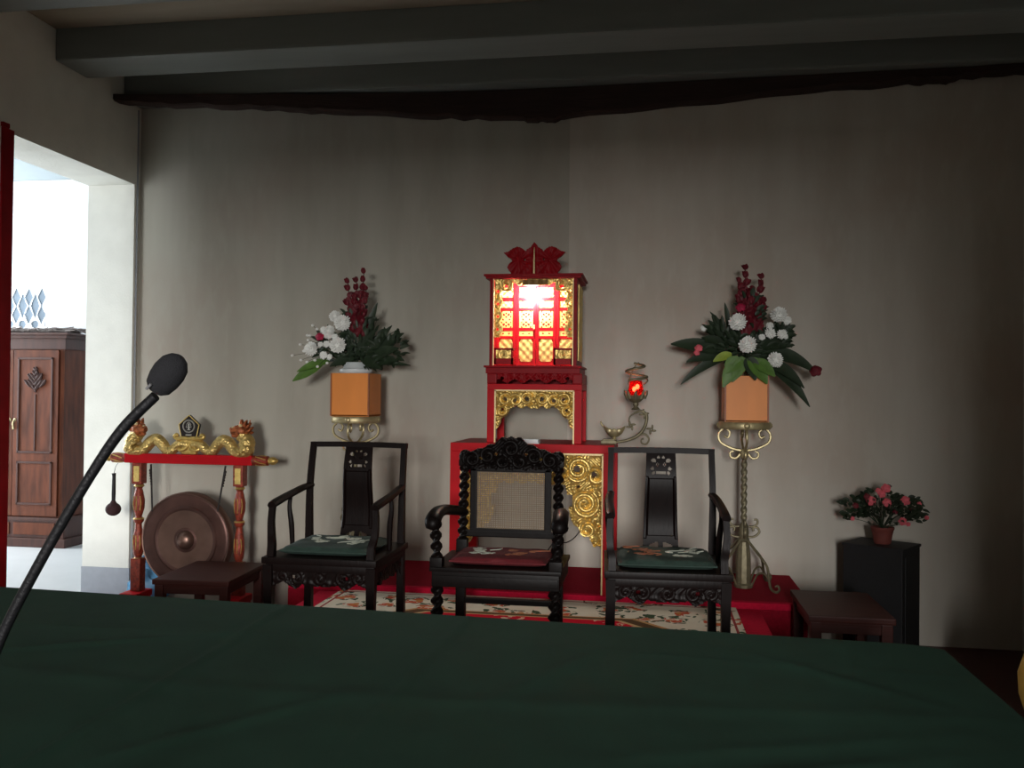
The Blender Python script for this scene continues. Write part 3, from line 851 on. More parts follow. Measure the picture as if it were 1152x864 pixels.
# ------------------------------------------------------------------ brass scroll lamp at the right end of the altar
def spiral(c, r0_, r1_, a0, a1, n=14, y=0.):
    return [(c[0]+(r0_+(r1_-r0_)*k/n)*math.cos(a0+(a1-a0)*k/n), y, c[1]+(r0_+(r1_-r0_)*k/n)*math.sin(a0+(a1-a0)*k/n)) for k in range(n+1)]


sl = thing('scroll_lamp', 'brass scroll lamp with glowing red glass cup at right end of the altar table', 'lamp', (-.262, 5.84, az))
L_ = lambda px, py: ((px-690)*.00596+.004+.032, 0, (497-py)*.00596)
obj('base', box(box(B(), -.055, .045, -.05, .05, 0, .022, .005), -.045, .035, -.04, .04, .02, .03, .004), 'iron', sl)
b = B()
tube(b, [L_(683, 496), L_(690, 495.5), L_(703, 493), L_(714, 488), L_(721, 480), L_(724, 470), L_(723, 464), L_(717, 461), L_(711, 463)], [.008, .009, .01, .011, .011, .010, .010, .009, .006], 8, 5)
tube(b, [L_(716, 487), L_(722, 486), L_(726.5, 491), L_(724, 496.5), L_(719, 496), L_(718.5, 492), L_(721, 491)], [.007, .007, .006, .006, .005, .005, .006], 8, 5)
tube(b, [L_(711, 463), L_(706, 467), L_(705, 473), L_(708, 478), L_(704, 479)], [.006, .005, .005, .005, .004], 8, 5)
obj('scroll_arm', b, 'iron', sl, 60)
for px, py, rr in ((707, 477, .5), (729, 481, -.4), (721, 464, .2)):
    b = B()
    for k in range(4):
        th = k*PI/2+rr; c = L_(px, py)
        ball(b, (c[0]+.017*math.cos(th), c[1]-.004, c[2]+.017*math.sin(th)), .016, (1.1 if k % 2 == 0 else .45, .3, .45 if k % 2 == 0 else 1.1), 8, 6)
    obj('leaf', b, 'iron', sl, 60)
# boat shaped oil dish with curled end
b = B(); c0 = L_(689, 482); n = 20
prof = []
rings = []
for i in range(n+1):
    u = i/n*2-1; half_w = .042*math.sqrt(max(0, 1-u*u))+.004; cx = c0[0]+u*.072; zr = .028*u*u
    dp = .050*math.sqrt(max(0.02, 1-u*u))
    ring = []
    for k in range(9):
        th = PI+PI*k/8
        ring.append(b.verts.new((cx, half_w*math.cos(th), c0[2]+zr+dp*math.sin(th))))
    for k in range(9):
        th = 2*PI-PI*k/8
        ring.append(b.verts.new((cx, (half_w-.003)*math.cos(th), c0[2]+zr+.002+(dp-.004)*math.sin(th))))
    rings.append(ring)
for a, c in zip(rings, rings[1:]):
    for k in range(18): b.faces.new((a[k], a[(k+1) % 18], c[(k+1) % 18], c[k]))
b.faces.new(rings[0]); b.faces.new(rings[-1])
tube(b, [(c0[0]-.068, 0, c0[2]+.02), (c0[0]-.082, 0, c0[2]+.035), (c0[0]-.088, 0, c0[2]+.048), (c0[0]-.081, 0, c0[2]+.052)], [.008, .006, .006, .007], 8, 4)
for q in (-.03, 0, .03): lathe(b, [(.010, -.004), (.016, 0), (.010, .004)], (c0[0]+q, -.04, c0[2]-.004), 12, None, 'y')
lathe(b, [(.02, -.062), (.012, -.055), (.010, -.045)], (c0[0], 0, c0[2]))
obj('oil_dish', b, 'brass', sl, 60)
cc = L_(712, 437)
b = B()
lathe(b, [(.022, -.135), (.03, -.13), (.012, -.115), (.02, -.10), (.016, -.088), (.03, -.082), (.055, -.06), (.062, -.04)], (cc[0], 0, cc[2]), 20)
for k in range(8):
    th = k*PI/4
    tube(b, [(cc[0]+.05*math.cos(th), .05*math.sin(th), cc[2]-.06), (cc[0]+.066*math.cos(th), .066*math.sin(th), cc[2]-.03), (cc[0]+.074*math.cos(th), .074*math.sin(th), cc[2]-.008)], [.014, .012, .004], 6, 3)
obj('petal_cup', b, 'iron', sl, 60)
b = B(); lathe(b, [(.02, -.06), (.045, -.045), (.05, -.01), (.042, .03), (.038, .055), (.034, .055), (.038, .03), (.046, -.01), (.041, -.042), (.018, -.056)], (cc[0], 0, cc[2]), 24); obj('red_glass_shade', b, 'redglass', sl, 60)
b = B(); ball(b, (cc[0]-.010, -.005, cc[2]+.0), .013, (1, 1, 1.3)); ball(b, (cc[0]+.010, .0, cc[2]+.016), .013, (1, 1, 1.3)); obj('flame_bulb', b, 'redbulb', sl, 60)
pts = []
for k in range(46):
    t = k/45; th = -2.2+t*4.6*PI/1.4; r = .078*(1-.35*t); pts.append((cc[0]+r*math.cos(th), r*math.sin(th), cc[2]+.055+.115*t))
b = tube(B(), pts, .0085, 6, 1)
tube(b, [(cc[0]+.05, 0, cc[2]+.03), (cc[0]+.076, 0, cc[2]+.055), (cc[0]+.06, .03, cc[2]+.075)], .005, 6, 4)
tube(b, [(cc[0]-.05, 0, cc[2]+.03), (cc[0]-.03, -.02, cc[2]+.10), (cc[0]-.005, 0, cc[2]+.15), (cc[0]+.02, 0, cc[2]+.172)], .005, 6, 4)
obj('spiral_guard', b, 'iron', sl, 60)

# ------------------------------------------------------------------ flower stands
def flower_stand(label, loc, grp):
    t = thing('flower_stand', label, 'stand', loc, 0, grp)
    # z heights above the step
    b = B(); lathe(b, [(.06, 0), (.062, .02), (.05, .03), (.047, .2), (.034, .30), (.04, .31), (.03, .325)], n=10); obj('base_column', b, 'iron', t, 35)
    for k in range(4):
        a = k*PI/2+PI/4; ca, sa = math.cos(a), math.sin(a)
        f = lambda r, z: (r*ca, r*sa, z)
        b = tube(B(), [f(.035, .31), f(.10, .25), f(.185, .17), f(.205, .09), f(.22, .03), f(.26, .012), f(.285, .03), f(.275, .055), f(.255, .045)], [.009, .009, .009, .009, .009, .009, .008, .007, .006], 6, 5)
        tube(b, [f(.206, .08), f(.17, .115), f(.12, .105), f(.09, .06), f(.07, .02)], .007, 6, 5)
        obj('foot', b, 'iron', t, 60)
    b = B()
    for sgn in (1,):
        for k in range(4):
            a = k*PI/2; ca, sa = math.cos(a), math.sin(a); f = lambda r, z: (r*ca, r*sa, z)
            tube(b, [f(.03, .33), f(.07, .335), f(.10, .365), f(.085, .395), f(.06, .39), f(.062, .37)], .008, 6, 5)
            tube(b, [f(.03, .40), f(.06, .40), f(.088, .42), f(.085, .445), f(.065, .445)], .007, 6, 5)
    lathe(b, [(.03, .32), (.035, .36), (.028, .40), (.022, .42)], n=12)
    obj('lower_scrolls', b, 'iron', t, 60)
    b = twist(B(), (0, 0, .41), (0, 0, .87), .022, .05, 12, .18)
    obj('pole', b, 'iron', t, 50)
    b = B()
    for k in range(4):
        a = k*PI/2; ca, sa = math.cos(a), math.sin(a); f = lambda r, z: (r*ca, r*sa, z)
        tube(b, [f(.02, .90), f(.085, .915), f(.155, .955), f(.165, 1.01), f(.13, 1.045), f(.095, 1.02), f(.105, .985), f(.13, .995)], [.009, .009, .009, .009, .008, .008, .007, .009], 6, 5)
        tube(b, [f(.02, .885), f(.05, .85), f(.085, .855), f(.09, .885), f(.07, .895)], .008, 6, 5)
    lathe(b, [(.022, .85), (.03, .88), (.022, .91)], n=12)
    obj('upper_scrolls', b, 'brass', t, 60)
    b = B(); lathe(b, [(.10, 1.04), (.165, 1.042), (.17, 1.05), (.17, 1.085), (.165, 1.09), (.0, 1.09)], n=32)
    for k in range(12):
        a = k*PI/6
        if k % 3 == 0: ball(b, (.17*math.cos(a), .17*math.sin(a), 1.066), .02, (.5 if abs(math.cos(a)) > .5 else 1, .5 if abs(math.sin(a)) > .5 else 1, .9))
    obj('top_plate', b, 'brass', t, 50)
    return t


FZ = SZ+.003
fsL = flower_stand('brass scroll stand behind the armchair beside the gong, holding a square planter', (-2.06, 6.05, FZ), 'brass scroll flower stands')
fsR = copy_tree(fsL); fsR.location = (.615, 6.05, FZ); fsR['label'] = 'tall brass scroll stand with twisted pole standing free on the right end of the step'
def planter(label, loc):
    t = thing('planter_box', label, 'planter', loc, 0, 'square wooden planters')
    h = .30; w = .138
    b = B(); box(b, -w, w, -w, w, 0, .01)
    for a in ((-w, w, -w, -w+.012), (-w, w, w-.012, w), (-w, -w+.012, -w, w), (w-.012, w, -w, w)): box(b, *a, 0, h, .003)
    obj('box', b, 'orange', t)
    b = B()
    for s in (-1, 1):
        for q in (-1, 1): box(b, s*(w-.003)-.005, s*(w-.003)+.005, q*(w-.003)-.005, q*(w-.003)+.005, .004, h-.002)
    obj('corner_edge', b, 'orange_edge', t)
    return t
PZ = FZ+1.091
planter('square orange wooden planter behind the armchair beside the gong', (-2.06, 6.05, PZ))
planter('square orange wooden planter on the free standing right stand', (.615, 6.05, PZ))

# ------------------------------------------------------------------ flowers
def bloom_mesh(npet=70, R=.05, flat=.75):
    b = B(); rnd = random.Random(npet)
    ball(b, (0, 0, 0), R*.55, (1, 1, flat), 10, 6)
    for k in range(npet):
        ph = math.acos(1-1.55*(k+.5)/npet); th = k*2.39996
        d = Vector((math.sin(ph)*math.cos(th), math.sin(ph)*math.sin(th), math.cos(ph)*flat))
        L = R*rnd.uniform(.9, 1.08); a = d*R*.35; m = d*L*.75; e = d*L
        s = d.cross(Vector((0, 0, 1))); s = s.normalized() if s.length > 1e-3 else Vector((1, 0, 0))
        w = R*.13; lift = Vector((0, 0, R*.10))
        v = [b.verts.new(p) for p in (a-s*w*.6, a+s*w*.6, m+s*w, e+s*w*.45+lift, e-s*w*.45+lift, m-s*w, m-lift*.4)]
        b.faces.new((v[0], v[1], v[2], v[6])); b.faces.new((v[0], v[6], v[5])); b.faces.new((v[6], v[2], v[3], v[4])); b.faces.new((v[6], v[4], v[5]))
    return b


def rose_mesh(R=.03):
    b = B()
    for lay in range(4):
        for k in range(5):
            th = k*2*PI/5+lay*.6; r = R*(.25+.22*lay)
            ball(b, (r*math.cos(th)*.6, r*math.sin(th)*.6, R*(.35-.12*lay)), R*.5, (.9, .9, .8), 8, 6)
    return b


proto = {}
def bank(key, bm, mat):
    me = bpy.data.meshes.new(key); bmesh.ops.recalc_face_normals(bm, faces=bm.faces); bm.to_mesh(me); bm.free()
    me.materials.append(M[mat]); proto[key] = me


bank('chrysanthemum', bloom_mesh(84, .055), 'petal'); bank('small_daisy', bloom_mesh(40, .03, .5), 'petal')
bank('rose', rose_mesh(.032), 'rosep'); bank('pink_rose', rose_mesh(.032), 'pinkp'); bank('pink_daisy', bloom_mesh(34, .026, .5), 'pinkp')
bank('dark_rose', rose_mesh(.036), 'redp')


def put(name, key, parent, loc, scale=1., face=None, jitter=.4):
    o = bpy.data.objects.new(name, proto[key]); COL.objects.link(o); o.parent = parent; o.location = loc; o.scale = (scale,)*3
    d = Vector(face) if face else Vector((random.uniform(-jitter, jitter), -1, .35+random.uniform(-.2, .3)))
    o.rotation_euler = d.to_track_quat('Z', 'Y').to_euler()
    return o


def leaf_bm(p0, p1, w, sag=.0, n=10, fold=.25, b=None):
    b = b or B(); p0, p1 = Vector(p0), Vector(p1); mid = (p0+p1)/2+Vector((0, 0, sag))
    pts = [(1-t)**2*p0+2*t*(1-t)*mid+t*t*p1 for t in [k/n for k in range(n+1)]]
    rows = []
    for i, p in enumerate(pts):
        t = (pts[min(i+1, n)]-pts[max(i-1, 0)]).normalized()
        view = Vector((.15, -1, .45)); s = t.cross(view)
        s = s.normalized() if s.length > 1e-3 else Vector((1, 0, 0))
        nn = s.cross(t).normalized(); f = i/n
        ww = w*.62*max(.04, math.sin(PI*(.08+.92*f)**.85))**.75
        rows.append([b.verts.new(p-s*ww+nn*ww*fold), b.verts.new(p), b.verts.new(p+s*ww+nn*ww*fold), b.verts.new(p-nn*.003)])
    for a, c in zip(rows, rows[1:]):
        b.faces.new((a[0], a[1], c[1], c[0])); b.faces.new((a[1], a[2], c[2], c[1]))
        b.faces.new((a[0], c[0], c[3], a[3])); b.faces.new((a[3], c[3], c[2], a[2]))
    return b


def gladiolus(parent, base, tip, mat='redp', nfl=8):
    base, tip = Vector(base), Vector(tip); b = B()
    tube(b, [base, base.lerp(tip, .5)+Vector((.006, 0, 0)), tip], [.005, .004, .003], 6, 4)
    st = obj('gladiolus_spike', b, 'leafd', parent, 60)
    for k in range(nfl):
        t = .30+.70*k/(nfl-1); p = base.lerp(tip, t); s = 1.5-.75*(k/(nfl-1)); th = k*2.4
        d = Vector((math.cos(th)*.6, -abs(math.sin(th))*.5, .9)).normalized(); b = B()
        for q in range(4):
            dd = (d+Vector((random.uniform(-.5, .5), random.uniform(-.4, .2), random.uniform(-.3, .3)))).normalized()
            leaf_bm(p, p+dd*.055*s, .034*s, .004, 5, .5, b)
        ball(b, p+d*.02*s, .014*s, (1, 1, 1.7), 8, 6)
        obj('floret', b, mat, st, 60)


def bouquet(name, label, loc, px0, sc, spikes, big, small, roses, leaves, fuzz, extra=None):
    t = thing(name, label, 'flowers', loc)
    X = lambda px, py, dy=0.: Vector(((px-px0[0])*sc, dy, (px0[1]-py)*sc))
    org = Vector((0, 0, -.015))
    for (bx, by), (tx, ty), dy in spikes: gladiolus(t, X(bx, by, dy*.4), X(tx, ty, dy))
    for px, py, s, dy in big:
        p = X(px, py, dy); bl = put('chrysanthemum', 'chrysanthemum', t, p, s)
        obj('stem', tube(B(), [org, org.lerp(p, .5)+Vector((0, .02, .02)), p+Vector((0, .02, -.01))], .0035, 6, 4), 'leafd', t)
    for px, py, s, dy in small: put('small_daisy', 'small_daisy', t, X(px, py, dy), s)
    for px, py, key, s, dy in roses: put('rose', key, t, X(px, py, dy), s)
    for (ax_, ay_), (bx, by), w, mt, sag, dy in leaves:
        obj('leaf', leaf_bm(X(ax_, ay_, dy*(.9 if dy < -.13 else .3)), X(bx, by, dy), w, sag), mt, t, 60)
    # dark filler foliage: many little leaves, one mass
    b = B()
    for cx, cy, rx, ry, nn in fuzz:
        for k in range(nn):
            th = random.uniform(0, 2*PI); r = math.sqrt(random.random())
            p = X(cx+rx*r*math.cos(th), cy+ry*r*math.sin(th), random.uniform(-.07, .09))
            d = Vector((math.cos(th), random.uniform(-.6, .4), -math.sin(th)*.7+.3)).normalized()
            leaf_bm(p, p+d*random.uniform(.035, .075), random.uniform(.014, .028), .01, 4, .3, b)
    f = obj('filler_foliage', b, 'leafd', t, 60); f['kind'] = 'stuff'
    return t, X


sL = .00647
tL, XLf = bouquet('flower_arrangement', 'bouquet of white chrysanthemums and red spikes in the planter nearer the doorway', (-2.06, 6.05, PZ+.30), (401, 419), sL,
    [((398, 400), (391, 320), -.02), ((399, 400), (398, 318), .03), ((402, 400), (408, 309), 0), ((404, 400), (413, 328), -.04), ((400, 395), (401, 338), -.05)],
    [(387, 389, 1.05, -.14), (391, 365, 1.05, -.12), (356, 393, .95, -.12), (379, 357, .75, -.06), (375, 373, .7, -.10)],
    [(371, 377, 1, -.10), (376, 379, .9, -.12), (373, 388, .9, -.12), (370, 400, 1, -.12), (378, 402, .8, -.14), (365, 388, .7, -.1), (383, 380, .8, -.13), (367, 372, .9, -.08)],
    [(366, 380, 'rose', 1, -.13), (404, 345, 'dark_rose', .8, -.05), (410, 333, 'dark_rose', .8, 0), (395, 355, 'dark_rose', .7, -.06)],
    [((365, 405), (334, 428), .07, 'leafg', -.01, -.10), ((372, 405), (340, 418), .05, 'leafg', .02, -.12), ((405, 395), (423, 341), .05, 'leafd', .02, .02),
     ((415, 400), (443, 367), .05, 'leafd', .02, -.05), ((415, 402), (455, 375), .07, 'leafd', .03, -.02), ((412, 405), (452, 392), .08, 'leafd', .02, -.08),
     ((415, 408), (450, 405), .07, 'leafd', .02, -.06), ((418, 408), (463, 410), .03, 'leafd', .02, -.02), ((410, 405), (435, 415), .05, 'leafd', .01, -.12),
     ((405, 395), (418, 360), .07, 'leafd', .02, .05), ((402, 398), (425, 372), .07, 'leafd', .02, -.05), ((395, 405), (376, 412), .05, 'leafd', .02, -.10), ((390, 405), (368, 395), .06, 'leafd', .02, .03)],
    [(408, 390, 22, 22, 170), (385, 398, 18, 10, 60), (400, 365, 11, 20, 50), (435, 393, 20, 16, 60), (370, 388, 14, 14, 40)])
b = B(); lathe(b, [(.055, -.01), (.10, -.005), (.115, .012), (.115, .028), (.09, .04), (.075, .075), (.068, .08), (.0, .08)], (.0, -.01, 0), 24)
obj('bowl', b, 'ceramic', tL, 50)
for px, py in ((350, 383), (341, 388), (332, 400), (355, 367), (360, 371), (349, 378), (345, 395), (342, 405), (349, 407), (361, 412), (372, 408), (352, 378), (358, 405)):
    b = B(); p = XLf(px, py, -.08); q = XLf(378, 400, -.06)
    tube(b, [q, q.lerp(p, .6)+Vector((0, 0, .015)), p], .0015, 5, 4)
    sg = obj('filler_sprig', b, 'leafd', tL)
    b = B(); ball(b, p, .012, (1, 1, .8), 8, 6); obj('blossom', b, 'petal', sg, 60)
for px, py in ((425, 360), (447, 372), (455, 385), (455, 398), (430, 413)):
    b = B(); p = XLf(px, py, -.03); q = XLf(415, 400, -.02)
    tube(b, [q, q.lerp(p, .6)+Vector((0, 0, .02)), p], .002, 5, 4)
    for k in range(4): leaf_bm(p, p+Vector((random.uniform(-.03, .03), -.01, random.uniform(-.03, .03))), .022, 0, 4, .3, b)
    obj('filler_sprig', b, 'leafd', tL)

sR = .00599
tR, XRf = bouquet('flower_arrangement', 'bouquet of white blooms with wide drooping dark leaves on the right stand', (.615, 6.05, PZ+.30), (838, 427), sR,
    [((836, 395), (838, 309), 0), ((834, 395), (831, 324), -.03), ((840, 395), (847, 332), .03), ((843, 395), (855, 319), 0), ((841, 395), (842, 336), -.05), ((846, 395), (858, 345), .02), ((837, 395), (833, 350), -.06)],
    [(828, 369, 1.05, -.14), (838, 394, 1.05, -.18), (867, 410, .95, -.15), (873, 360, 1.0, -.04)],
    [(862, 381, 1.35, -.12), (875, 382, 1.2, -.10), (863, 372, .9, -.06), (882, 366, 1.1, -.02), (793, 374, .8, -.03), (854, 385, .8, -.1), (879, 384, .7, -.08)],
    [(831, 353, 'rose', 1.1, -.12), (912, 421, 'dark_rose', 1.2, -.04), (834, 327, 'dark_rose', .7, -.03), (787, 397, 'pink_daisy' if False else 'pink_rose', .9, -.1), (785, 402, 'pink_rose', .7, -.1)],
    [((815, 400), (757, 392), .085, 'leafd', .03, -.04), ((812, 405), (774, 412), .06, 'leafd', .03, -.06), ((815, 408), (768, 437), .05, 'leafd', .06, -.08),
     ((850, 402), (914, 424), .085, 'leafd', .10, -.04), ((852, 408), (905, 460), .075, 'leafd', .10, -.08), ((858, 412), (898, 440), .07, 'leafd', .07, -.12),
     ((830, 408), (812, 440), .085, 'leafg', .03, -.19), ((828, 410), (815, 425), .08, 'leafg', .02, -.19), ((840, 410), (858, 436), .085, 'leafg', .03, -.19), ((845, 412), (866, 428), .075, 'leafg', .02, -.19),
     ((822, 405), (802, 412), .05, 'leafy', .02, -.15), ((835, 408), (822, 434), .07, 'leafg', .02, -.19), ((838, 408), (846, 432), .08, 'leafd', .02, -.19),
     ((820, 385), (800, 355), .03, 'leafd', .02, .02), ((822, 380), (816, 345), .03, 'leafd', .02, .02), ((818, 390), (798, 365), .05, 'leafd', .02, 0), ((820, 395), (790, 385), .05, 'leafd', .03, -.05),
     ((850, 390), (888, 388), .06, 'leafd', .04, -.02), ((850, 385), (885, 372), .06, 'leafd', .03, .04), ((855, 395), (880, 396), .07, 'leafd', .03, -.08)],
    [(836, 398, 26, 18, 200), (815, 385, 18, 18, 80), (864, 395, 20, 18, 80), (842, 362, 14, 24, 70), (878, 382, 8, 10, 24)])

# ------------------------------------------------------------------ gong stand
gy = 6.1; gk = gy/6.15
gs = thing('gong_stand', 'red and gold gong stand topped by two golden dragons beside the doorway', 'stand', (-3.345, gy, 0))
bz = 1.7+(1.205-1.7)*gk
b = tube(B(), [(-.47, 0, bz), (.47, 0, bz)], .043, 4, 1, square=True, up=(0, 0, 1)); 
b2 = B(); box(b2, -.50, .50, -.035, .035, bz-.036, bz+.034, .006); b.free()
obj('beam', b2, 'red', gs)
for s in (-1, 1):
    b = B(); lathe(b, [(.034, 0), (.038, .015), (.033, .03), (.036, .05), (.033, .1), (.036, .12), (.027, .13)], n=20, axis='x')
    o = obj('beam_end', b, 'carvedred', gs, 50, (s*.49, 0, bz-.001), (0, 0, 0 if s > 0 else PI))
    for k in range(6):
        a = k*PI/3; obj('gilt_flute', tube(B(), [(.03, .034*math.cos(a), .034*math.sin(a)), (.07, .036*math.cos(a+.4), .036*math.sin(a+.4)), (.115, .034*math.cos(a+.8), .034*math.sin(a+.8))], .004, 5, 4), 'gold', o, 50)
    b = B(); lathe(b, [(.027, .13), (.022, .138), (.03, .15), (.026, .172), (.012, .19), (0, .20)], n=20, axis='x'); obj('finial', b, 'gold', o, 50)
    px_ = s*.397
    b = B()
    box(b, px_-.038, px_+.038, -.038, .038, bz-.19, bz-.036, .006)
    lathe(b, [(.028, bz-.19), (.036, bz-.205), (.022, bz-.225), (.03, bz-.25), (.042, bz-.31), (.04, bz-.37), (.026, bz-.42), (.022, bz-.435), (.038, bz-.45), (.036, bz-.47), (.022, bz-.485), (.024, bz-.51), (.036, bz-.58), (.04, bz-.65), (.034, bz-.71), (.024, bz-.73), (.03, bz-.745)], (px_, 0, 0), 16)
    box(b, px_-.038, px_+.038, -.038, .038, .22, bz-.74, .006)
    po = obj('post', b, 'carvedred', gs, 40)
    obj('gilt_panel', relief(B(), px_-.022, px_+.022, bz-.172, bz-.058, .004, lambda x, z: True, volutes([(px_, bz-.09, .03, 1), (px_, bz-.14, .03, -1)], .014, .005), -.039, .002), 'goldp', po, 50)
    for zz, rr in ((bz-.205, .036), (bz-.45, .038), (bz-.745, .031)):
        obj('gilt_ring', lathe(B(), [(rr-.004, zz-.008), (rr+.002, zz), (rr-.004, zz+.008)], (px_, 0, 0), 16), 'gold', po, 50)
    for z_, r_ in ((bz-.33, .041), (bz-.62, .039)):
        for k in range(3):
            a = -PI/2+(k-1)*.75
            obj('gilt_flute', tube(B(), [(px_+r_*.9*math.cos(a), r_*.9*math.sin(a), z_-.055), (px_+(r_+.001)*math.cos(a+.12), (r_+.001)*math.sin(a+.12), z_), (px_+r_*.9*math.cos(a), r_*.9*math.sin(a), z_+.05)], .0035, 5, 3), 'gold', po, 50)
    b = B(); box(b, px_-.06, px_+.06, -.20, .09, 0, .18, .02); box(b, px_-.07, px_+.07, -.13, .085, .18, .23, .012)
    obj('foot', b, 'red', gs)
obj('stretcher', box(B(), -.397, .397, -.02, .02, .10, .15, .005), 'redd', gs)
# dragons
dz0 = bz+.034
def dragon(s):
    X = lambda u, z, y=0: (s*u, y, dz0+z)
    b = B()
    tube(b, [X(-.425, .055, -.02), X(-.455, .04, -.02), X(-.43, .022, -.02), X(-.36, .03, -.01), X(-.31, .085), X(-.262, .105), X(-.215, .07), X(-.18, .028), X(-.135, .03), X(-.09, .07), X(-.04, .075), X(.0, .045), X(.045, .03)], [.052, .058, .036, .041, .044, .044, .041, .038, .036, .034, .029, .02, .006], 12, 6)
    tube(b, [X(-.43, .05, -.01), X(-.455, .09, -.005), X(-.425, .13), X(-.395, .155, -.01)], [.058, .056, .05, .045], 12, 5)
    tube(b, [X(-.36, .03, -.03), X(-.39, .018, -.055), X(-.42, .012, -.06)], [.018, .014, .012], 8, 3)
    for q in (-1, 0, 1): tube(b, [X(-.41, .013, -.06), X(-.44, .02, -.06+.012*q), X(-.455, .004, -.062+.016*q)], [.006, .006, .002], 6, 3)
    body = obj('dragon', b, 'dragongold', gs, 60)
    b = B()
    ball(b, X(-.40, .178, -.01), .05, (1.15, .9, .95), 14, 10)
    tube(b, [X(-.40, .185, -.015), X(-.36, .18, -.025), X(-.335, .175, -.03)], [.034, .028, .022], 10, 3)
    tube(b, [X(-.40, .158, -.012), X(-.365, .145, -.02), X(-.34, .146, -.025)], [.022, .016, .010], 10, 3)
    ball(b, X(-.338, .192, -.03), .014); 
    for q in (-1, 1):
        ball(b, X(-.375, .207, -.012+.022*q), .013)
        tube(b, [X(-.405, .20, .02*q), X(-.44, .225, .03*q), X(-.455, .258, .035*q)], [.010, .007, .003], 6, 4)
        ball(b, X(-.425, .185, .032*q), .016, (1, .5, 1.2), 8, 6)
    for k in range(9):
        th = PI*.45+k*.24
        p = Vector(X(-.405, .165, .0)); d = Vector((s*math.cos(th), (-1)**k*.4, math.sin(th)))
        tube(b, [p+d*.025, p+d*.055+Vector((0, 0, .01)), p+d*.08+Vector((0, 0, .018))], [.020, .016, .004], 6, 3)
    obj('head', b, P('red_gold_head', (160, 88, 50), .4, .5, var=.6, scale=45, bump=.3), body, 60)
    for u, z, r in ((-.41, .217, .015), (-.35, .20, .011), (-.452, .06, .016)): obj('pearl', (lambda q: (ball(q, X(u, z, -.03), r), q)[1])(B()), 'palegold', body, 60)
dragon(1); dragon(-1)
b = B()
for s in (-1, 1):
    tube(b, [(s*.0, -.01, dz0+.115), (s*.05, -.01, dz0+.118), (s*.095, -.01, dz0+.115), (s*.115, -.01, dz0+.132), (s*.10, -.01, dz0+.145), (s*.085, -.01, dz0+.135)], [.016, .018, .016, .014, .012, .010], 8, 4)
    tube(b, [(s*.02, -.005, dz0+.10), (s*.06, -.01, dz0+.085), (s*.09, -.005, dz0+.055), (s*.06, -.015, dz0+.03), (s*.02, -.015, dz0+.045), (s*.0, -.015, dz0+.08)], [.016, .018, .016, .016, .014, .010], 8, 4)
box(b, -.06, .06, -.02, .02, dz0, dz0+.11, .015)
obj('cloud_mount', b, 'gold', gs, 60)
pent = [(0, .165), (.081, .095), (.060, -.002), (-.060, -.002), (-.081, .095)]
ez = dz0+.125
b = prism(B(), [(x, ez+z) for x, z in pent], -.016, .012)
pl = obj('emblem_plaque', b, P('black_lacquer', (26, 18, 18), .35), gs)
b = B()
for i in range(5):
    p, q = pent[i], pent[(i+1) % 5]; tube(b, [(p[0]*.985, -.017, ez+p[1]*.985), (q[0]*.985, -.017, ez+q[1]*.985)], .0035, 6, 1)
obj('plaque_border', b, 'goldp', pl)
b = B(); cz_ = ez+.082
pts = [(.044*math.cos(a), -.019, cz_+.044*math.sin(a)) for a in [k*2*PI/32 for k in range(33)]]
tube(b, pts, .005, 6, 1)
tube(b, [(0, -.019, cz_+.032), (-.014, -.019, cz_+.018), (-.015, -.019, cz_+.002), (-.02, -.019, cz_-.008), (.02, -.019, cz_-.008), (.015, -.019, cz_+.002), (.014, -.019, cz_+.018), (0, -.019, cz_+.032)], .003, 6, 3)
tube(b, [(0, -.019, cz_+.02), (0, -.019, cz_-.028)], .0035, 6, 1); tube(b, [(-.012, -.019, cz_-.025), (.012, -.019, cz_-.025)], .0035, 6, 1)
tube(b, [(-.022, -.018, ez+.018), (.022, -.018, ez+.018)], .007, 6, 1)
obj('emblem_mark', b, P('silver_inlay', (186, 184, 176), .4, .4), pl, 60)
# gong, on two cords
gz = 1.7+(.612-1.7)*gk; gR = .343
gg = thing('gong', 'large round dark bronze gong with raised boss hanging under the dragon stand', 'gong', (-3.345, gy-.035, gz))
b = B(); lathe(b, [(gR-.01, .06), (gR+.004, .055), (gR, .0), (gR-.012, -.012), (gR*.92, -.016), (gR*.72, -.010), (gR*.70, -.016), (gR*.66, -.016), (gR*.62, -.008), (gR*.3, -.004), (gR*.25, -.012), (0, -.012), ], n=72, axis='y')
for v in b.verts: v.co.y *= -1
obj('disc', b, 'gong', gg, 40)
b = B(); lathe(b, [(0, .055), (.03, .052), (.052, .04), (.066, .02), (.075, .0)], n=40, axis='y'); obj('boss', b, 'gongrim', gg, 60, (0, -.004, 0))
b = B(); lathe(b, [(gR-.014, .010), (gR-.004, .014), (gR+.004, .006), (gR+.005, -.05)], n=72, axis='y'); obj('rim', b, 'gongrim', gg, 60)
for s, x0, x1 in ((-1, -.285, -.262), (1, .30, .25)):
    zt_ = bz-gz-.042
    zb_ = math.sqrt(gR**2-x1**2)-.02
    b = B(); tube(b, [(x0, 0, zt_), (x1, -.012, zb_)], [.007, .006], 6, 1)
    for k in range(6): ball(b, (x0+(x1-x0)*.12*k/2, -.004, zt_-.045-.02*k), .0115-.0008*k, (1, 1, 1.1), 8, 6)
    obj('cord', b, 'cord', gg, 60)
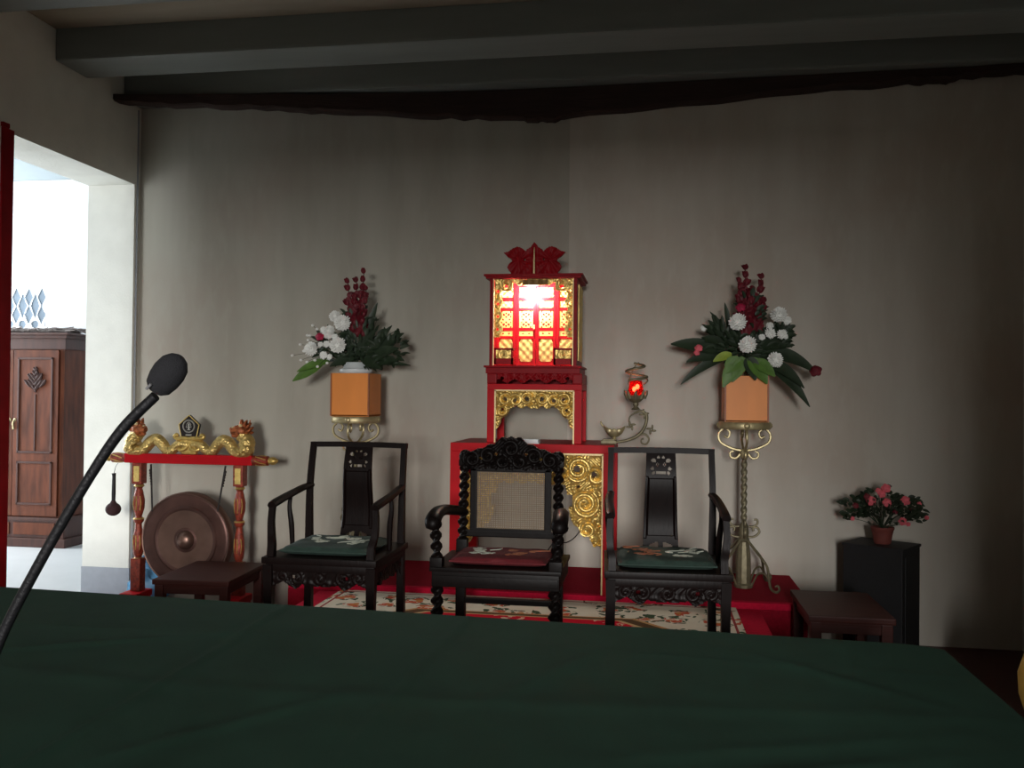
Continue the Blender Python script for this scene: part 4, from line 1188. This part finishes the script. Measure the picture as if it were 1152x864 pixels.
# mallet
ml = thing('gong_mallet', 'round headed gong mallet hanging from the left end of the red beam', 'mallet', (-3.91, gy-.06, 1.7+(.789-1.7)*gk))
obj('handle', tube(B(), [(0, 0, .06), (.001, 0, .15), (.002, 0, .27), (0, 0, .30)], [.012, .015, .013, .016], 10, 4), 'blackm', ml, 60)
b = B(); ball(b, (0, 0, .035), .052, (1.05, 1.05, .95), 18, 12); lathe(b, [(.03, .07), (.018, .09), (.013, .10)]); obj('head', b, 'malletw', ml, 60)
obj('string', tube(B(), [(0, 0, .295), (.003, .02, .35), (.0, .05, bz-(1.7+(.789-1.7)*gk)-.045)], .002, 5, 3), 'cord', ml)

# blue plastic bag on the floor behind the post
b = B(); bmesh.ops.create_icosphere(b, subdivisions=4, radius=1)
for v in b.verts:
    p = v.co.copy(); n1 = math.sin(p.x*5+2*math.sin(p.z*4))*math.sin(p.z*6+p.y*3); n2 = math.sin(p.x*13+p.z*9)*math.sin(p.y*11+p.z*5)
    k = 1+.13*n1+.06*n2
    taper = 1-.45*max(0, p.z)
    v.co = Vector((p.x*.17*k*taper, p.y*.10*k*taper, max(-.9, p.z*k)*.20+.182))
tube(b, [(.02, 0, .35), (.0, .0, .39), (-.03, 0, .43)], [.03, .02, .045], 8, 4)
tag(obj('plastic_bag', b, 'bag', None, 40, (-3.83, 6.38, 0)), 'crumpled light blue plastic bag on the floor behind the gong stand post', 'bag')

# ------------------------------------------------------------------ stools
def stool(label, x0, x1, y0, y1, h, rz=0.):
    w, d = (x1-x0)/2, (y1-y0)/2
    t = thing('low_stool', label, 'stool', ((x0+x1)/2, (y0+y1)/2, 0), rz, 'low brown wooden stools')
    obj('seat', box(box(B(), -w, w, -d, d, h-.035, h, .008), -w+.02, w-.02, -d+.02, d-.02, h-.05, h-.03, .004), 'brown', t)
    for sx in (-1, 1):
        for sy in (-1, 1):
            cx, cy = sx*(w-.04), sy*(d-.04)
            obj('leg', box(B(), cx-.028, cx+.028, cy-.028, cy+.028, 0, h-.035, .006), 'brown', t)
    for s in (-1, 1):
        obj('apron', box(B(), -w+.05, w-.05, s*(d-.035)-.01, s*(d-.035)+.01, h-.095, h-.04, .003), 'brown', t)
        obj('apron', box(B(), s*(w-.035)-.01, s*(w-.035)+.01, -d+.05, d-.05, h-.095, h-.04, .003), 'brown', t)
        obj('stretcher', box(B(), s*(w-.04)-.012, s*(w-.04)+.012, -d+.05, d-.05, .13, .165, .003), 'brown', t)
    return t
stool('brown low wooden stool in front of the gong', -3.165, -2.655, 5.30, 5.95, .50, .06)
stool('brown low wooden stool in front of the black pedestal', .833, 1.27, 4.88, 5.52, .56, 0)

# ------------------------------------------------------------------ black pedestal with pot
pd = thing('pedestal_box', 'black painted wooden pedestal box carrying the pink flower pot', 'pedestal', (1.515, 6.19, 0), math.radians(-34))
b = B(); box(b, -.19, .19, -.16, .16, .03, .735, .004); box(b, -.175, .175, -.145, .145, 0, .03); obj('body', b, 'blackbox', pd)
obj('top_board', box(B(), -.197, .197, -.166, .166, .735, .752, .003), 'blackbox', pd)
for s in (-1, 1): obj('side_panel', box(B(), s*.19-.004, s*.19+.004, -.11, .11, .08, .69, .003), 'blackbox', pd)
fp = thing('potted_flowers', 'small terracotta pot of pink artificial roses on the black pedestal', 'flowers', (1.515, 6.17, .753))
b = B(); lathe(b, [(.05, 0), (.055, .01), (.062, .06), (.07, .09), (.074, .095), (.074, .11), (.064, .11), (.06, .09), (0, .085)], n=24); obj('pot', b, 'terra', fp, 40)
b = B(); rnd = random.Random(4)
for k in range(260):
    th = rnd.uniform(0, 2*PI); r = math.sqrt(rnd.random())*.25; z = .13+rnd.random()*.15+(.25-r)*.40
    p = Vector((r*math.cos(th), r*math.sin(th)*.7, z)); d = Vector((math.cos(th), math.sin(th)-.3, rnd.uniform(-.5, .8))).normalized()
    leaf_bm(p, p+d*rnd.uniform(.03, .05), rnd.uniform(.015, .026), .006, 4, .3, b)
for k in range(16):
    th = k*2*PI/16; r = .1+.08*(k % 3)/2
    tube(b, [(0, 0, .10), (r*.5*math.cos(th), r*.4*math.sin(th), .18), (r*math.cos(th), r*.7*math.sin(th), .22+.06*(k % 2))], .003, 5, 3)
f_ = obj('foliage', b, 'leafd', fp, 60); f_['kind'] = 'stuff'
sF = .0061
for px, py, s, key in ((994, 550, 1.0, 'pink_rose'), (990, 556, .9, 'pink_rose'), (980, 564, 1.1, 'pink_rose'), (995, 565, 1.0, 'pink_rose'), (1015, 563, 1.05, 'pink_rose'), (1012, 585, .9, 'pink_rose'), (987, 553, .7, 'pink_rose'), (965, 570, .6, 'dark_rose'), (962, 584, .5, 'pink_rose'), (1030, 566, .5, 'pink_rose'), (1038, 581, .5, 'pink_rose'), (1022, 572, .5, 'dark_rose'), (976, 560, .7, 'dark_rose'), (1004, 575, .5, 'dark_rose'), (1018, 588, .5, 'pink_rose')):
    q_ = Vector(((px-995)*sF, -.11+.06*abs(px-995)/40, (611-py)*sF)); put('rose', key, fp, q_, s)
    obj('stem', tube(B(), [(0, 0, .1), (q_.x*.6, q_.y*.4, .1+(q_.z-.1)*.7), q_], .0022, 5, 4), 'leafd', fp)

# ------------------------------------------------------------------ wardrobe in the hall
wx0, wx1, wy0, wy1, wh = -7.52, -6.235, 8.75, 9.15, 2.33
wd = thing('wardrobe', 'tall brown wooden wardrobe with carved leaf door in the bright hall', 'wardrobe', ((wx0+wx1)/2, (wy0+wy1)/2, 0))
ww, wdp = (wx1-wx0)/2, (wy1-wy0)/2
b = B(); box(b, -ww+.05, ww-.05, -wdp+.03, wdp, .30, wh-.17); obj('body', b, 'ward', wd)
b = B(); box(b, -ww+.02, ww-.02, -wdp+.01, wdp, .10, .30, .006); box(b, -ww-.01, ww+.01, -wdp-.01, wdp, 0, .10, .012); box(b, -ww+.0, ww, -wdp-.005, wdp, .285, .325, .01)
bs = obj('plinth', b, 'wardd', wd)
b = B(); box(b, -ww+.03, ww-.03, -wdp+.015, wdp, wh-.18, wh-.04, .006); box(b, -ww, ww, -wdp-.015, wdp, wh-.06, wh-.02, .01); box(b, -ww-.03, ww+.03, -wdp-.04, wdp, wh-.025, wh, .006)
obj('cornice', b, 'wardd', wd)
for s in (-1, 1):
    x0, x1 = (.0, ww-.10) if s > 0 else (-ww+.10, 0.)
    b = B(); box(b, x0+.006, x1, -wdp+.0, -wdp+.03, .34, wh-.19, .004)
    dr = obj('door', b, 'ward', wd)
    for z0, z1 in ((.46, .93), (1.02, wh-.27)):
        b = B()
        for a in ((x0+.06, x1-.06, z0, z0+.022), (x0+.06, x1-.06, z1-.022, z1), (x0+.06, x0+.082, z0, z1), (x1-.082, x1-.06, z0, z1)): box(b, a[0], a[1], -wdp-.012, -wdp+.002, a[2], a[3], .004)
        obj('panel_moulding', b, 'wardd', dr)
    xm = (x0+x1)/2
    def lf(x, z, xm=xm):
        for ox, oz, an, ln in ((0, .24, 0, .11), (-.06, .16, .5, .10), (.06, .16, -.5, .10), (-.10, .09, .95, .09), (.10, .09, -.95, .09), (-.05, .05, .7, .06), (.05, .05, -.7, .06)):
            ox, oz, ln = ox*.72, oz*.72, ln*.72; dx, dz = x-xm-ox, z-1.71-oz; c_, s_ = math.cos(an), math.sin(an)
            a_ = dx*c_+dz*s_; b_ = -dx*s_+dz*c_
            if (a_/(ln*.42))**2+(b_/ln)**2 < 1: return True
        return abs(x-xm) < .008 and 1.68 < z < 1.92
    obj('carved_leaf', relief(B(), xm-.2, xm+.2, 1.62, 2.06, .009, lf, lambda x, z, xm=xm: .012+.008*math.sin((abs(x-xm)*1.2-z)*120), -wdp-.004, .01), 'wardleaf', dr, 50)
    obj('centre_bead', box(B(), xm-.008, xm+.008, -wdp-.008, -wdp+.002, 1.05, 1.66, .002), 'wardd', dr)
    b = B(); lathe(b, [(.014, 0), (.018, .006), (.012, .012)], ((x0+.03) if s > 0 else (x1-.03), -wdp, 1.38), 12, None, 'y')
    tube(b, [((x0+.03) if s > 0 else (x1-.03), -wdp-.012, 1.38), ((x0+.03) if s > 0 else (x1-.03), -wdp-.03, 1.34), ((x0+.03) if s > 0 else (x1-.03), -wdp-.02, 1.28)], [.008, .009, .012], 8, 4)
    obj('handle', b, 'brass', dr, 60)
    obj('drawer', box(B(), x0+.03, x1-.02, -wdp-.002, -wdp+.012, .135, .265, .006), 'ward', bs)
# straw on top
b = B(); rnd = random.Random(2)
for k in range(420):
    x, y = rnd.uniform(-.62, .60), rnd.uniform(-.17, .17); a = rnd.gauss(0, .35); L = rnd.uniform(.08, .22); z = rnd.uniform(.006, .045)
    c_, s_ = math.cos(a), math.sin(a)
    tube(b, [(x-c_*L/2, max(-.19, min(.19, y-s_*L/2)), z), (x, y, z+rnd.uniform(0, .014)), (x+c_*L/2, max(-.19, min(.19, y+s_*L/2)), max(.005, z+rnd.uniform(-.02, .02)))], .006, 4, 1)
st = tag(obj('dried_straw', b, 'straw', None, None, ((wx0+wx1)/2, (wy0+wy1)/2, wh+.009)), 'loose layer of greyish dried straw on top of the wardrobe', 'straw'); st['kind'] = 'stuff'

# brass urn at the right edge of the frame
b = B(); lathe(b, [(.10, 0), (.105, .02), (.05, .05), (.045, .12), (.09, .2), (.125, .32), (.13, .42), (.10, .52), (.065, .57), (.08, .60), (.075, .60), (.06, .57), (0, .55)], n=36)
tag(obj('brass_urn', b, P('bright_brass', (236, 190, 96), .3, .35), None, 60, (1.848, 4.5, 0)), 'bright brass urn cut off by the right edge of the photo', 'urn')
